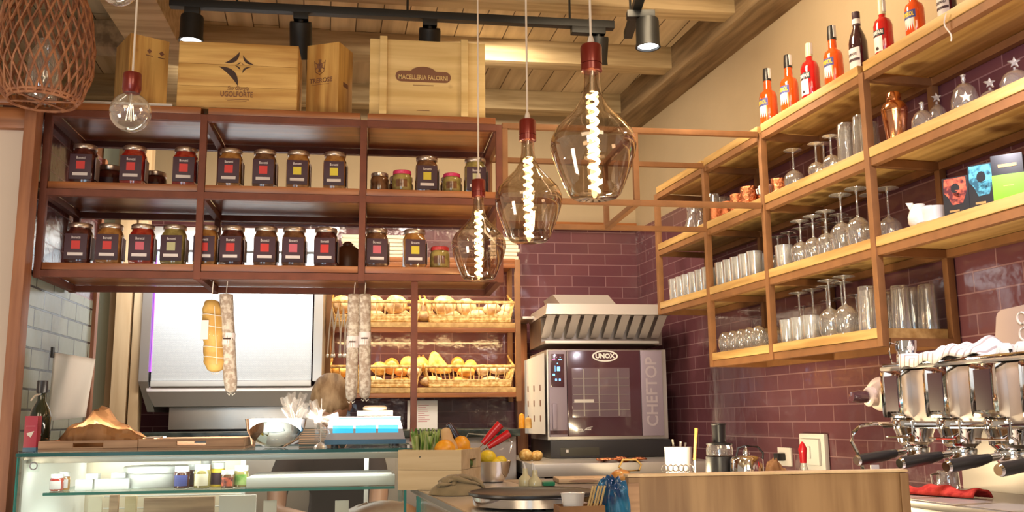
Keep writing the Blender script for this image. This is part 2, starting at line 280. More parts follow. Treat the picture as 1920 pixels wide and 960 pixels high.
# ---------------------------------------------------------------- mesh helpers
class MB:
    def __init__(s): s.bm = bmesh.new(); s.mi = 0; s.T = Matrix.Identity(4)
    def _v(s, p): return s.bm.verts.new(s.T @ Vector(p))
    def _f(s, vs):
        try: f = s.bm.faces.new(vs); f.material_index = s.mi; return f
        except ValueError: return None
    def box(s, a, b, bev=0):
        x0, y0, z0 = [min(p, q) for p, q in zip(a, b)]; x1, y1, z1 = [max(p, q) for p, q in zip(a, b)]
        if bev <= 0:
            v = [s._v(p) for p in ((x0, y0, z0), (x1, y0, z0), (x1, y1, z0), (x0, y1, z0), (x0, y0, z1), (x1, y0, z1), (x1, y1, z1), (x0, y1, z1))]
            for q in ((0, 3, 2, 1), (4, 5, 6, 7), (0, 1, 5, 4), (1, 2, 6, 5), (2, 3, 7, 6), (3, 0, 4, 7)): s._f([v[i] for i in q])
        else:
            t = bmesh.new(); bmesh.ops.create_cube(t, size=1)
            for v in t.verts: v.co = Vector(((x0+x1)/2+v.co.x*(x1-x0), (y0+y1)/2+v.co.y*(y1-y0), (z0+z1)/2+v.co.z*(z1-z0)))
            bmesh.ops.bevel(t, geom=t.edges[:], offset=min(bev, .49*min(x1-x0, y1-y0, z1-z0)), segments=2, affect='EDGES', profile=.7)
            s.add(t); t.free()
        return s
    def add(s, t, mat=None):
        mat = mat or Matrix.Identity(4)
        m = {v: s._v(mat @ v.co) for v in t.verts}
        for f in t.faces: s._f([m[v] for v in f.verts])
    def loft(s, rings, cap0=True, cap1=True, closed=True):
        R_ = [[s._v(p) for p in r] for r in rings]
        for a, b in zip(R_, R_[1:]):
            n = len(a)
            for i in range(n if closed else n-1):
                s._f([a[i], a[(i+1) % n], b[(i+1) % n], b[i]])
        if cap0: s._f(R_[0][::-1])
        if cap1: s._f(R_[-1])
        return s
    def lathe(s, prof, seg=20, cx=0, cy=0, z=0, cap0=True, cap1=True, sq=0, sx=1, sy=1):
        rings = []
        for p in prof:
            r, h = p[0], p[1]; q = p[2] if len(p) > 2 else sq; ring = []
            for i in range(seg):
                a = 2*pi*i/seg + pi/seg
                c_, s_ = cos(a), sin(a)
                k = 1 if q == 0 else (1-q) + q/max(abs(c_), abs(s_))*.86
                ring.append((cx+max(r, 1e-5)*k*c_*sx, cy+max(r, 1e-5)*k*s_*sy, z+h))
            rings.append(ring)
        return s.loft(rings, cap0, cap1)
    def cyl(s, p0, p1, r, r2=None, seg=12): return s.tube([p0, p1], [r, r if r2 is None else r2], seg)
    def tube(s, pts, r, seg=8, closed=False, flat=1):
        pts = [Vector(p) for p in pts]; n = len(pts); rr = r if isinstance(r, (list, tuple)) else [r]*n
        rings = []; up = None
        for i, p in enumerate(pts):
            if closed: d = pts[(i+1) % n]-pts[i-1]
            else: d = pts[min(i+1, n-1)]-pts[max(i-1, 0)]
            if d.length < 1e-9: d = Vector((0, 0, 1))
            d.normalize()
            if up is None: up = Vector((0, 0, 1)) if abs(d.z) < .9 else Vector((1, 0, 0))
            x = up.cross(d)
            if x.length < 1e-4: x = Vector((1, 0, 0)).cross(d)
            x.normalize(); y = d.cross(x); up = y if abs(d.z) > .9 else up
            rings.append([p + x*cos(2*pi*k/seg)*rr[i] + y*sin(2*pi*k/seg)*rr[i]*flat for k in range(seg)])
        if closed: rings.append(rings[0]); return s.loft(rings, False, False)
        return s.loft(rings)
    def blob(s, c, rad, seg=14, rings=9, jit=0, rz=0, sd=0, tilt=0):
        rnd = random.Random(sd*7+1); R2 = Matrix.Rotation(rz, 3, 'Z') @ Matrix.Rotation(tilt, 3, 'Y'); L = []
        ph = [rnd.uniform(0, 6) for _ in range(6)]
        for j in range(rings+1):
            t = -pi/2 + pi*j/rings; ring = []
            for i in range(seg):
                a = 2*pi*i/seg; k = 1+jit*(sin(2*a+ph[0])*cos(2*t+ph[1])*.6+sin(3*a+ph[2]+2*t)*.4+sin(5*a+ph[3])*cos(4*t+ph[4])*.3)
                ring.append(Vector(c)+R2 @ Vector((rad[0]*max(cos(t), .02)*cos(a)*k, rad[1]*max(cos(t), .02)*sin(a)*k, rad[2]*sin(t)*k)))
            L.append(ring)
        return s.loft(L)
    def quad(s, *p): s._f([s._v(q) for q in p]); return s
    def prism(s, poly, y0, y1):   # polygon in x,z extruded along y
        return s.loft([[(x, y0, z) for x, z in poly], [(x, y1, z) for x, z in poly]])
    def grid(s, fn, nu, nv):
        V = [[s._v(fn(i/nu, j/nv)) for j in range(nv+1)] for i in range(nu+1)]
        for i in range(nu):
            for j in range(nv): s._f([V[i][j], V[i+1][j], V[i+1][j+1], V[i][j+1]])
        return s
    def build(s, name, mats, parent=None, loc=None, rz=0, smooth=True, ang=.7, solid=0, sub=0):
        bmesh.ops.recalc_face_normals(s.bm, faces=s.bm.faces[:])
        me = bpy.data.meshes.new(name); s.bm.to_mesh(me); s.bm.free()
        for m in (mats if isinstance(mats, (list, tuple)) else [mats]): me.materials.append(M[m] if isinstance(m, str) else m)
        if smooth:
            me.polygons.foreach_set('use_smooth', [True]*len(me.polygons)); me.set_sharp_from_angle(angle=ang)
        o = bpy.data.objects.new(name, me); COL.objects.link(o)
        if parent: o.parent = parent
        if loc is not None: o.location = loc
        if rz: o.rotation_euler = (0, 0, rz)
        if solid: md = o.modifiers.new('solid', 'SOLIDIFY'); md.thickness = solid; md.offset = 0
        if sub: md = o.modifiers.new('sub', 'SUBSURF'); md.levels = sub; md.render_levels = sub
        return o
def tag(o, label=None, cat=None, group=None, kind=None):
    if label: o['label'] = label
    if cat: o['category'] = cat
    if group: o['group'] = group
    if kind: o['kind'] = kind
    return o
def thing(name, label, cat, loc=(0, 0, 0), rz=0, group=None):
    o = bpy.data.objects.new(name, None); COL.objects.link(o); o.empty_display_size = .05
    o.location = loc; o.rotation_euler = (0, 0, rz); return tag(o, label, cat, group)
def struct(o): o['kind'] = 'structure'; return o
def dup(root, loc, rz=None, label=None, group=None, scale=None):
    r = root.copy(); COL.objects.link(r); r.location = loc
    if rz is not None: r.rotation_euler = (0, 0, rz)
    if label: r['label'] = label
    if group: r['group'] = group
    if scale: r.scale = scale if isinstance(scale, (tuple, list)) else (scale,)*3
    for ch in list(root.children):
        c = ch.copy(); COL.objects.link(c); c.parent = r
        for g in list(ch.children):
            d = g.copy(); COL.objects.link(d); d.parent = c
    return r
class Pool:      # first use moves the original, later uses copy it
    def __init__(s, root): s.root = root; s.used = False
    def put(s, loc, rz=None, label=None, group=None, scale=None):
        if not s.used:
            s.used = True; o = s.root; o.location = loc
            if rz is not None: o.rotation_euler = (0, 0, rz)
            if label: o['label'] = label
            if group: o['group'] = group
            if scale: o.scale = scale if isinstance(scale, (tuple, list)) else (scale,)*3
            return o
        sc = scale if scale else 1.0
        return dup(s.root, loc, rz if rz is not None else s.root.rotation_euler[2], label, group, sc)
def text(name, body, size, mat, parent, loc, rot=(pi/2, 0, 0), width=None, cyl=None, ext=.0006, bold=0, shear=0):
    cu = bpy.data.curves.new(name, 'FONT'); cu.body = body; cu.size = size; cu.align_x = 'CENTER'; cu.align_y = 'CENTER'; cu.extrude = ext; cu.offset = bold; cu.shear = shear; cu.resolution_u = 3
    t = bpy.data.objects.new('t', cu); COL.objects.link(t); dg = bpy.context.evaluated_depsgraph_get()
    me = bpy.data.meshes.new_from_object(t.evaluated_get(dg)); bpy.data.objects.remove(t); bpy.data.curves.remove(cu)
    me.name = name
    if width:
        xs = [v.co.x for v in me.vertices]; w = max(xs)-min(xs)
        for v in me.vertices: v.co.x *= width/w
    if cyl:   # wrap round an upright cylinder facing local -y
        for v in me.vertices:
            a = v.co.x/cyl; rr = cyl+v.co.z; v.co = Vector((rr*sin(a), -rr*cos(a), v.co.y))
        rot = (0, 0, 0)
    me.materials.clear(); me.materials.append(M[mat]); o = bpy.data.objects.new(name, me); COL.objects.link(o); o.parent = parent; o.location = loc; o.rotation_euler = rot
    return o
def arcpatch(mb, r, a0, a1, z0, z1, n=8):
    mb.grid(lambda u, v: (r*sin(a0+(a1-a0)*u), -r*cos(a0+(a1-a0)*u), z0+(z1-z0)*v), n, 1)

# ---------------------------------------------------------------- the setting
MB().box((-3.2, -3.5, -.1), (3.2, 5.8, 0)).build('floor', 'floor', smooth=False)['kind'] = 'structure'
MB().box((-3.2, -3.5, 3.19), (3.4, 5.8, 3.3)).build('ceiling', 'ceil', smooth=False)['kind'] = 'structure'
YB = 5.65
struct(MB().box((-3.2, YB, 2.40), (2.2, YB+.15, 3.19)).build('wall_back', 'plaster', smooth=False))
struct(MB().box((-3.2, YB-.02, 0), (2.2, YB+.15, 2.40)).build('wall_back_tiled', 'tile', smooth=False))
struct(MB().box((-.9, YB-.07, 2.395), (1.60, YB, 2.435), .004).build('trim_1', 'oakx'))
o = struct(MB().box((2.18, -3.0, 2.40), (2.33, 5.75, 3.19)).build('wall_right', 'plaster', rz=RWZ, smooth=False))
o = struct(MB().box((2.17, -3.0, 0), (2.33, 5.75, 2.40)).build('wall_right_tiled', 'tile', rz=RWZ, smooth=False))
# side wall: reflection painted pale below the shelves, flare-tinted dark tile above
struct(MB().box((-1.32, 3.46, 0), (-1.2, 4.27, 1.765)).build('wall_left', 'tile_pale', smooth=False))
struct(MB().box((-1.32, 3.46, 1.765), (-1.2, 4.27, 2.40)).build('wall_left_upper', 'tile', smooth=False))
struct(MB().box((-1.33, 4.27, 0), (-1.185, 4.31, 2.40), .004).build('trim_2', 'frame_wood'))
# white partition in the foreground with its wooden surround
struct(MB().box((-3.2, 3.44, 0), (-1.224, 3.52, 2.27)).build('wall_partition', 'white_plaster', smooth=False))
struct(MB().box((-1.224, 3.40, 0), (-1.184, 3.47, 2.40), .004).build('trim_3', 'frame_wood'))
struct(MB().box((-3.2, 3.41, 2.27), (-1.2245, 3.47, 2.345), .004).build('trim_4', 'oakx'))
struct(MB().box((-3.2, 3.37, 2.3455), (-1.21, 3.398, 2.378), .008).build('trim_5', 'oakx'))
# pale doorway at the back left
struct(MB().box((-1.62, 5.18, 0), (-1.46, 5.24, 2.9)).build('trim_6', 'frame_wood'))
d = MB().box((-1.455, 5.2, 0), (-1.345, 5.24, 2.9)).build('door_1', 'pale_green'); struct(d)
struct(MB().box((-1.35, 5.1, 0), (-1.315, 5.24, 2.9)).build('trim_7', 'plaster'))
struct(MB().box((-1.30, 5.02, 0), (-1.225, 5.10, 2.9), .003).build('trim_8', 'door_wood'))
struct(MB().box((-1.212, 5.02, 0), (-1.165, 5.10, 2.9), .003).build('trim_9', 'door_wood'))
struct(MB().box((-1.225, 5.06, 0), (-1.212, 5.09, 2.9)).build('trim_10', 'beam'))
# beams
for i, y in enumerate((2.45, 3.21, 3.95, 4.66, 5.42)):
    x1 = PZ(1270, 100, 3.1).x if 0 else 2.02/cos(WA)+y*math.tan(WA)
    struct(MB().box((-2.9, y-.055, 3.07), (x1, y+.055, 3.19), .006).build('trim_%d' % (11+i), 'joist'))
struct(MB().box((2.0, -2.9, 3.03), (2.185, 5.6, 3.195), .006).build('trim_16', 'beam', rz=RWZ))
struct(MB().box((-1.10, .5, 2.90), (-.875, 5.6, 3.19), .01).build('trim_17', 'joist'))
struct(MB().box((-2.9, 4.30, 2.93), (-1.10, 4.42, 3.06), .01).build('trim_18', 'beam'))

# ---------------------------------------------------------------- ceiling track and spotlights
rail_y = 3.80
t = thing('lighting_track', 'long black lighting track across the boarded ceiling', 'lighting track', (.02, rail_y, 2.934))
MB().box((-.865, -.019, -.017), (.995, .019, .017), .003).build('rail', 'black', t)
for x in (-.6, .1, .8): MB().cyl((x, 0, .016), (x, 0, .256), .005, seg=8).build('hanger_rod', 'black', t)
t = thing('lighting_track', 'short black lighting track above the bar, running away from the camera', 'lighting track', (1.035, 3.6, 2.85), radians(-8))
MB().box((-.018, -1.2, -.016), (.018, .10, .016), .003).build('rail', 'black', t)
MB().cyl((0, -.9, .016), (0, -.9, .34), .005, seg=8).build('hanger_rod', 'black', t)
MB().cyl((0, 0, .016), (0, 0, .34), .005, seg=8).build('hanger_rod', 'black', t)
def spotlight(x, y, label, aim, tilt=0, rz=0, L=.17, on=55, side=0, ang=75, zt=2.918):
    t = thing('track_spotlight', label, 'spotlight', (x, y, zt), rz, 'black track spotlights')
    MB().box((-.03-side, -.02, -.030), (.03, .02, 0), .004).build('adapter', 'black', t)
    MB().cyl((0, 0, -.03), (0, 0, -.045), .012).build('swivel', 'black', t)
    c = MB(); c.T = Matrix.Translation((0, 0, -.036)) @ Matrix.Rotation(tilt, 4, 'X')
    c.lathe([(.044, 0), (.046, -.01), (.046, -L+.02), (.050, -L), (.043, -L), (.040, -L+.015)], 24, cap1=False); c.build('housing', 'black', t)
    c = MB(); c.T = Matrix.Translation((0, 0, -.036)) @ Matrix.Rotation(tilt, 4, 'X')
    c.lathe([(.040, -L+.008), (.02, -L+.006), (.0, -L+.005)], 24, cap0=False, cap1=False); c.build('lamp_face', 'lamp_face', t)
    if on: spot('spot_beam', (x, y+sin(tilt)*(L+.03), zt-.04-cos(tilt)*(L+.012)), aim, on, ang)
def rx(px, py): return PY(px, py, rail_y).x
spotlight(rx(360, 40), rail_y, 'black ceiling spotlight above the left end of the jar shelves, glowing white face', (-.75, 3.9, 1.0), 0, L=.108, on=26)
spotlight(rx(564, 40), rail_y, 'black ceiling spotlight behind the first printed wine crate, face hidden', (-.2, 5.0, 1.9), radians(28), L=.15, on=16)
spotlight(rx(806, 50), rail_y, 'black ceiling spotlight above the crate with the oval stamp, face hidden', (.3, 5.2, 1.7), radians(28), L=.12, on=18)
spotlight(rx(1122, 80), rail_y, 'black ceiling spotlight behind the largest pendant bulb', (1.2, 4.95, 1.7), radians(22), L=.12, on=40, side=.09)
spotlight(1.05, 3.42, 'black ceiling spotlight on the short track above the bar shelves', (1.78, 3.3, 1.9), 0, radians(-8), L=.115, on=34, side=.05, zt=2.834)

# ---------------------------------------------------------------- shelf unit over the counter
LX0, LX1, LY0, LY1 = -1.178, .467, 3.5, 3.92
bx = [-1.178, -.635, -.05, .467]
ZT = (2.40, 2.105, 1.81)      # tops of planks
g = .024
t = thing('jar_shelf_unit', 'wide brown steel and oak shelf unit hung over the counter, carrying jars and wine crates', 'shelf unit')
for z in ZT:
    for k, (a, b) in enumerate(zip(bx, bx[1:])):
        MB().box((a+.013, LY0+.004, z-.026), (b-.013, LY1-.01, z), .002).build('shelf_board', 'oakx', t)
fr = MB()
for z in ZT:
    zb = z-.028
    fr.box((LX0, LY0, zb-g), (LX1, LY0+g, zb)); fr.box((LX0, LY1-g, zb-g), (LX1, LY1, zb))
    for x in bx: fr.box((x-g/2, LY0+g, zb-g), (x+g/2, LY1-g, zb))
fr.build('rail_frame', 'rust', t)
for x in bx:
    for y in (LY0, LY1-g):
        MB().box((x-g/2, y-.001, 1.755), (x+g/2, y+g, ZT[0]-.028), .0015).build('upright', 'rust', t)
# long post running down to the counter
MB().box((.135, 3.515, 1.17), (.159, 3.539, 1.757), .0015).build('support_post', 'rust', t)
MB().box((-1.13, 3.52, 2.401), (-.755, 3.83, 2.415), .002).build('top_tray', 'paper', None)
bpy.data.objects['top_tray'].name = 'flat_tray'; tag(bpy.data.objects['flat_tray'], 'thin grey white tray lying on top of the jar shelves beside the woven lantern', 'tray')

# open cage of thin rods joining it to the bar shelves
t = thing('rod_cage', 'open frame of thin brown rods between the jar shelves and the bar shelves', 'metal frame')
xA, xB = 1.52, 1.465
for z in (2.37, 2.076):
    for y, x1 in ((3.512, xA), (4.0, xB)):
        MB().box((.48, y-.011, z-.011), (x1, y+.011, z+.011), .002).build('rod', 'rust2', t)
    for x in (.49, 1.01):
        MB().box((x-.011, 3.523, z-.011), (x+.011, 3.989, z+.011), .002).build('rod', 'rust2', t)
for x in (.49, 1.01):
    for y in (3.512, 4.0): MB().box((x-.011, y-.011, 2.087), (x+.011, y+.011, 2.359), .002).build('rod', 'rust2', t)

# ---------------------------------------------------------------- bar shelf unit on the right wall
t = thing('bar_shelf_unit', 'four-tier brown steel and oak shelf unit on the right wall, full of glassware', 'shelf unit', (0, 0, 0), RWZ)
RD0, RD1 = 1.88, 2.165
RU = [4.42, 3.86, 3.335, 2.645, 1.35]
ZR = (2.41, 2.115, 1.817, 1.525)
for k, z in enumerate(ZR):
    us = RU if k < 3 else RU[1:4]
    for a, b in zip(us, us[1:]):
        MB().box((RD0-.004, b+.014, z-.032), (RD1-.01, a-.014, z), .003).build('shelf_board', 'oak', t)
fr = MB(); g = .026
for k, z in enumerate(ZR):
    zb = z-.034; us = RU if k < 3 else RU[1:4]
    fr.box((RD0, us[-1], zb-g), (RD0+g, us[0], zb)); fr.box((RD1-g, us[-1], zb-g), (RD1, us[0], zb))
    for u in us: fr.box((RD0+g, u-g/2, zb-g), (RD1-g, u+g/2, zb))
fr.build('rail_frame', 'rust2', t)
for j, u in enumerate(RU):
    zb = ZR[3]-.06 if 1 <= j <= 3 else ZR[2]-.06
    for dd in (RD0-.006, RD1-g):
        MB().box((dd, u-g/2, zb), (dd+g, u+g/2, ZR[0]-.034), .002).build('upright', 'rust2', t)

# ---------------------------------------------------------------- wine crates on top of the jar shelves
ZC = 2.401
def crate_box(name, label, px0, px1, pytop, y, depth, mat, cat='wooden crate', rz=0):
    xa = PY(px0, 200, y).x; xb = PY(px1, 200, y).x; h = PY((px0+px1)/2, pytop, y).z-ZC
    t = thing(name, label, cat, ((xa+xb)/2, y, ZC), rz); return t, xb-xa, h
# 1 tall crate at the left, corner towards the camera
t = thing('wine_crate', 'narrow upright pine crate with two tiny stamps, beside the woven lantern', 'wooden crate', (-.907, 3.665, 2.4155), radians(30))
MB().box((-.073, -.09, 0), (.073, .09, .283), .003).build('case_body', 'pinez', t)
MB().box((-.066, -.094, .004), (.070, -.0905, .281), .001).build('sliding_lid', 'pinez', t)
for dx, s_ in ((-.002, .009), (.044, .010)):
    m = MB(); m.prism([(dx-s_, .225), (dx, .215), (dx+s_, .225), (dx, .235)], -.0955, -.0945); m.build('stamp', 'ink2', t)
    MB().box((dx-.013, -.0955, .206), (dx+.013, -.0945, .209)).build('stamp_line', 'ink2', t)
# 2 long crate with the star logo
t, w, h = crate_box('wine_crate', 'long pine crate printed with a dark star emblem and UGOLFORTE', 330, 557, 81, 3.52, .3, 'pine'); h -= 0
t.location = (t.location.x, 3.52, ZC)
MB().box((-w/2, 0, 0), (w/2, .20, h), .003).build('case_body', 'pine', t)
for z0, z1 in ((.004, h*.33), (h*.335, h*.66), (h*.665, h-.004)): MB().box((-w/2+.003, -.003, z0), (w/2-.003, 0.0, z1), .0008).build('front_slat', 'pine', t)
sc = .00212; cx, cz = (452-443)*.00208-.010, h*.655
def starpoly(pts): return [(cx+x*sc, cz+y*sc) for x, y in pts]
def leaf(p0, p1, c0, c1, n=8):   # two quadratic arcs between p0 and p1
    q = lambda a, c, b, t_: ((1-t_)**2*a[0]+2*t_*(1-t_)*c[0]+t_*t_*b[0], (1-t_)**2*a[1]+2*t_*(1-t_)*c[1]+t_*t_*b[1])
    return [q(p0, c0, p1, i/n) for i in range(n)]+[q(p1, c1, p0, i/n) for i in range(n)]
em = MB()
for a, b, c0, c1 in (((-28, 4), (-3, 26), (-13, 13), (-3, 1)), ((3, 20), (22, 3), (9, 9), (3, 1)), ((-38, -3), (-4, -38), (-17, -17), (-2, -1)), ((3, -14), (17, -2), (7, -5), (2, -1)), ((-8, 2), (-1, 7), (-5, 3), (-1, 2)), ((1, 6), (6, 2), (2, 3), (1, 2)), ((-10, 0), (-1, -8), (-5, -4), (-1, -1))):
    em.prism(starpoly(leaf(a, b, c0, c1)), -.0042, -.0032)
em.build('emblem', 'ink', t)
text('lettering', 'UGOLFORTE', .030, 'ink2', t, (cx-.012, -.0036, cz-.114), width=.118, bold=.0003)
text('script_lettering', 'San Giorgio', .022, 'ink2', t, (cx-.008, -.0036, cz-.090), width=.08, shear=.4)
MB().box((cx-.055, -.0040, cz-.134), (cx+.035, -.0032, cz-.132)).build('printed_line', 'ink2', t)
MB().box((cx-.045, -.0040, cz-.140), (cx+.025, -.0032, cz-.138)).build('printed_line', 'ink2', t)
# 3 upright crate turned to show two faces
t = thing('wine_crate', 'upright pine crate turned edge-on, stamped with a crest and TREROSE', 'wooden crate', (-.188, 3.633, ZC), radians(-25))
hh = PY(635, 78, 3.55).z-ZC
MB().box((-.069, -.06, 0), (.069, .06, hh), .003).build('case_body', 'pinez', t)
text('lettering', 'TREROSE', .026, 'ink2', t, (-.006, -.0606, hh*.50), width=.098, bold=.0003)
em = MB()
for a in range(6): em.tube([(-.012+.022*cos(a*pi/3+.5), -.0608, hh*.70+.026*sin(a*pi/3+.5)), (-.012, -.0608, hh*.70), (-.012+.010*cos(a*pi/3+1), -.0608, hh*.70+.03*sin(a*pi/3+1))], .0018, 4)
em.blob((-.012, -.0607, hh*.70), (.012, .0006, .014)); em.tube([(-.035, -.0608, hh*.77), (-.03, -.0608, hh*.62), (-.012, -.0608, hh*.58), (.006, -.0608, hh*.62), (.011, -.0608, hh*.77)], .0015, 4)
em.build('crest', 'ink2', t)
MB().box((-.045, -.061, hh*.445), (.03, -.0604, hh*.449)).build('printed_line', 'ink2', t)
MB().box((.0692, -.02, hh*.44), (.0698, .02, hh*.50)).build('side_stamp', 'ink2', t)
# 4 large pale crate with two battens
t, w, h = crate_box('wine_crate', 'large pale crate with two upright battens and an oval MACELLERIA FALORNI stamp', 692, 910, 77, 3.52, .3, 'pale_pine')
t.location = (t.location.x, 3.52, ZC)
MB().box((-w/2, 0, 0), (w/2, .20, h), .003).build('case_body', 'pale_pine', t)
for xx in (-.172, .142): MB().box((xx-.014, -.014, 0), (xx+.014, 0, h+.008), .002).build('batten', 'pale_pine', t)
pl = [(-.106+.02*(1-cos(a))*0, 0) for a in ()]
def stadium(w_, h_, n=8): return [(w_/2-h_/2+h_/2*cos(a), h_/2*sin(a)) for a in [-pi/2+pi*i/n for i in range(n+1)]]+[(-w_/2+h_/2+h_/2*cos(a), h_/2*sin(a)) for a in [pi/2+pi*i/n for i in range(n+1)]]
ez = h*.52; ex = -.018
m = MB(); m.prism([(x+ex, z+ez) for x, z in stadium(.215, .044)], -.0010, -.0002); m.prism([(ex+.05*cos(a)*1.0, ez+.015+.026*sin(a)) for a in [pi*i/12 for i in range(13)]], -.0011, -.0003); m.build('stamp', 'ink2', t)
text('lettering', 'MACELLERIA FALORNI', .026, 'pale_pine', t, (ex, -.0012, ez-.004), width=.190, bold=.0003)
MB().box((ex-.04, -.0008, ez-.036), (ex+.04, -.0002, ez-.034)).build('printed_line', 'ink2', t)
MB().box((ex-.025, -.0008, .022), (ex+.025, -.0002, .024)).build('printed_line', 'ink2', t)

# ---------------------------------------------------------------- woven lantern
t = thing('woven_lantern', 'large brown hanging lantern of criss-cross woven rattan strips at the upper left', 'lantern', PY(78, 192, 3.28))
def lrad(z):
    pts = [(0, .105), (.03, .128), (.12, .152), (.20, .154), (.30, .142), (.42, .108), (.52, .082), (.60, .078)]
    for (a, ra), (b, rb) in zip(pts, pts[1:]):
        if z <= b: k = (z-a)/(b-a); k = k*k*(3-2*k); return ra+(rb-ra)*k
    return .078
for sgn, nm in ((1, 'right_strips'), (-1, 'left_strips')):
    m = MB()
    for k in range(26):
        pts = [(lrad(z)*cos(2*pi*k/26+sgn*z*2.6)*(1+.008*sgn*((i % 4) < 2)), lrad(z)*sin(2*pi*k/26+sgn*z*2.6)*(1+.008*sgn*((i % 4) < 2)), z) for i, z in enumerate([.6*j/26 for j in range(27)])]
        m.tube(pts, .0042, 5)
    m.build('woven_shell', 'rattan', t)
for z in (.004, .014, .59): MB().tube([(lrad(z)*cos(a), lrad(z)*sin(a), z) for a in [2*pi*i/28 for i in range(28)]], .006, 6, closed=True).build('rim_ring', 'rattan', t)
MB().tube([(-.078, 0, .59), (0, 0, .66), (.078, 0, .59)], .003, 6).build('bail', 'black', t); MB().cyl((0, 0, .66), (0, 0, 3.19-PY(78, 192, 3.28).z), .003).build('hanging_cord', 'black', t)
for a in (0, pi/3, 2*pi/3): MB().tube([(.105*cos(a), .105*sin(a), .004), (-.105*cos(a), -.105*sin(a), .004)], .004, 6).build('base_strip', 'rattan', t)
m = MB(); m.lathe([(.045, .006), (.055, .02), (.055, .16), (.03, .2), (.03, .22)], 18); m.build('candle_glass', 'clear', t)

# ---------------------------------------------------------------- preserve jars
def jar(cont, patch, name='preserve_jar', small=0, lid='lid'):
    t = thing(name, 'jar', 'jar', (0, 0, 0))
    if not small:
        MB().lathe([(.030, 0), (.046, .003, .5), (.0485, .012, .6), (.0485, .104, .6), (.046, .116, .4), (.039, .126, .1), (.036, .133, 0), (.036, .138, 0)], 28).build('filled_glass', cont, t, ang=1)
        MB().lathe([(.040, .134), (.0415, .136), (.0415, .148), (.039, .151), (.0, .1515)], 28, cap1=False).build('lid', lid, t)
        # flat label on the face with its coloured patch, and a grey side strip
        MB().box((-.038, -.0480, .014), (.038, -.0462, .108), .0007).build('label', 'lab', t)
        l = t.children[-1] if False else [c for c in t.children if c.name.startswith('label')][-1]
        MB().box((-.015, -.0484, .052), (.015, -.0479, .082)).build('colour_patch', patch, l)
        MB().box((-.026, -.0484, .028), (.026, -.0479, .039)).build('name_strip', 'lab_w', l)
        text('lettering', 'Bonetti', .014, 'lab_w', l, (0, -.0481, .094), width=.030, ext=.0002)
        MB().box((.0462, -.030, .018), (.0482, .022, .100), .0007).build('side_label', 'grey_side', t)
    else:
        MB().lathe([(.028, 0), (.036, .003), (.038, .010), (.038, .058), (.034, .068), (.031, .072), (.031, .075)], 24).build('filled_glass', cont, t, ang=1)
        MB().lathe([(.0345, .071), (.0355, .073), (.0355, .084), (.033, .086), (0, .0862)], 24, cap1=False).build('lid', lid, t)
        if patch:
            m = MB(); arcpatch(m, .0384, -.7, .5, .018, .048); m.build('label', patch, t)
    return t
PL = {}
def jarp(cont, patch, small=0, lid='lid'):
    k = (cont, patch, small, lid)
    if k not in PL: PL[k] = Pool(jar(cont, patch, 'preserve_jar' if not small else 'small_preserve_jar', small, lid))
    return PL[k]
word = {'lab_red': 'red', 'lab_yel': 'yellow', 'lab_pale': 'pale green', 'lab_pink': 'pink'}
cw = {'c_dark': 'dark purple', 'c_red': 'bright red', 'c_amber': 'amber', 'c_green': 'olive green', 'c_brown': 'brown'}
ordn = ['first', 'second', 'third', 'fourth', 'fifth', 'sixth', 'seventh', 'eighth', 'ninth', 'tenth', 'eleventh']
up = [(157, 'c_dark', 'lab_red'), (250, 'c_red', 'lab_red'), (347, 'c_red', 'lab_red'), (432, 'c_amber', 'lab_red'), (496, 'c_brown', 'lab_red'), (559, 'c_amber', 'lab_yel'), (628, 'c_amber', 'lab_yel')]
for i, (px, c, p) in enumerate(up):
    x = PY(px, 310, 3.565).x
    jarp(c, p).put((x, 3.575, 2.1065), random.uniform(-.05, .05), 'tall %s jar with %s label patch, %s on the upper shelf' % (cw[c], word[p], ordn[i]+' from left'), 'labelled preserve jars on the upper shelf')
for px, c, p, l in ((800, 'c_brown', 'lab_yel', 'tall jar with a yellow patch between two pink-lidded jars, upper shelf'), (891, 'c_green', 'lab_pale', 'tall jar with a pale green patch behind the smallest pendant, upper shelf right end')):
    jarp(c, p).put((PY(px, 310, 3.60).x, 3.60, 2.1065), 0, l, 'labelled preserve jars on the upper shelf')
lowr = [(148, 'c_dark', 'lab_red'), (206, 'c_amber', 'lab_red'), (266, 'c_red', 'lab_pink'), (326, 'c_green', 'lab_pale'), (386, 'c_amber', 'lab_red'), (436, 'c_dark', 'lab_red'), (498, 'c_brown', 'lab_red'), (551, 'c_brown', 'lab_pink'), (611, 'c_dark', 'lab_red'), (706, 'c_brown', 'lab_pink'), (777, 'c_amber', 'lab_yel')]
for i, (px, c, p) in enumerate(lowr):
    jarp(c, p).put((PY(px, 455, 3.565).x, 3.575, 1.8115), random.uniform(-.05, .05), 'tall %s jar with %s label patch, %s on the lower shelf' % (cw[c], word[p], ordn[i]+' from left'), 'labelled preserve jars on the lower shelf')
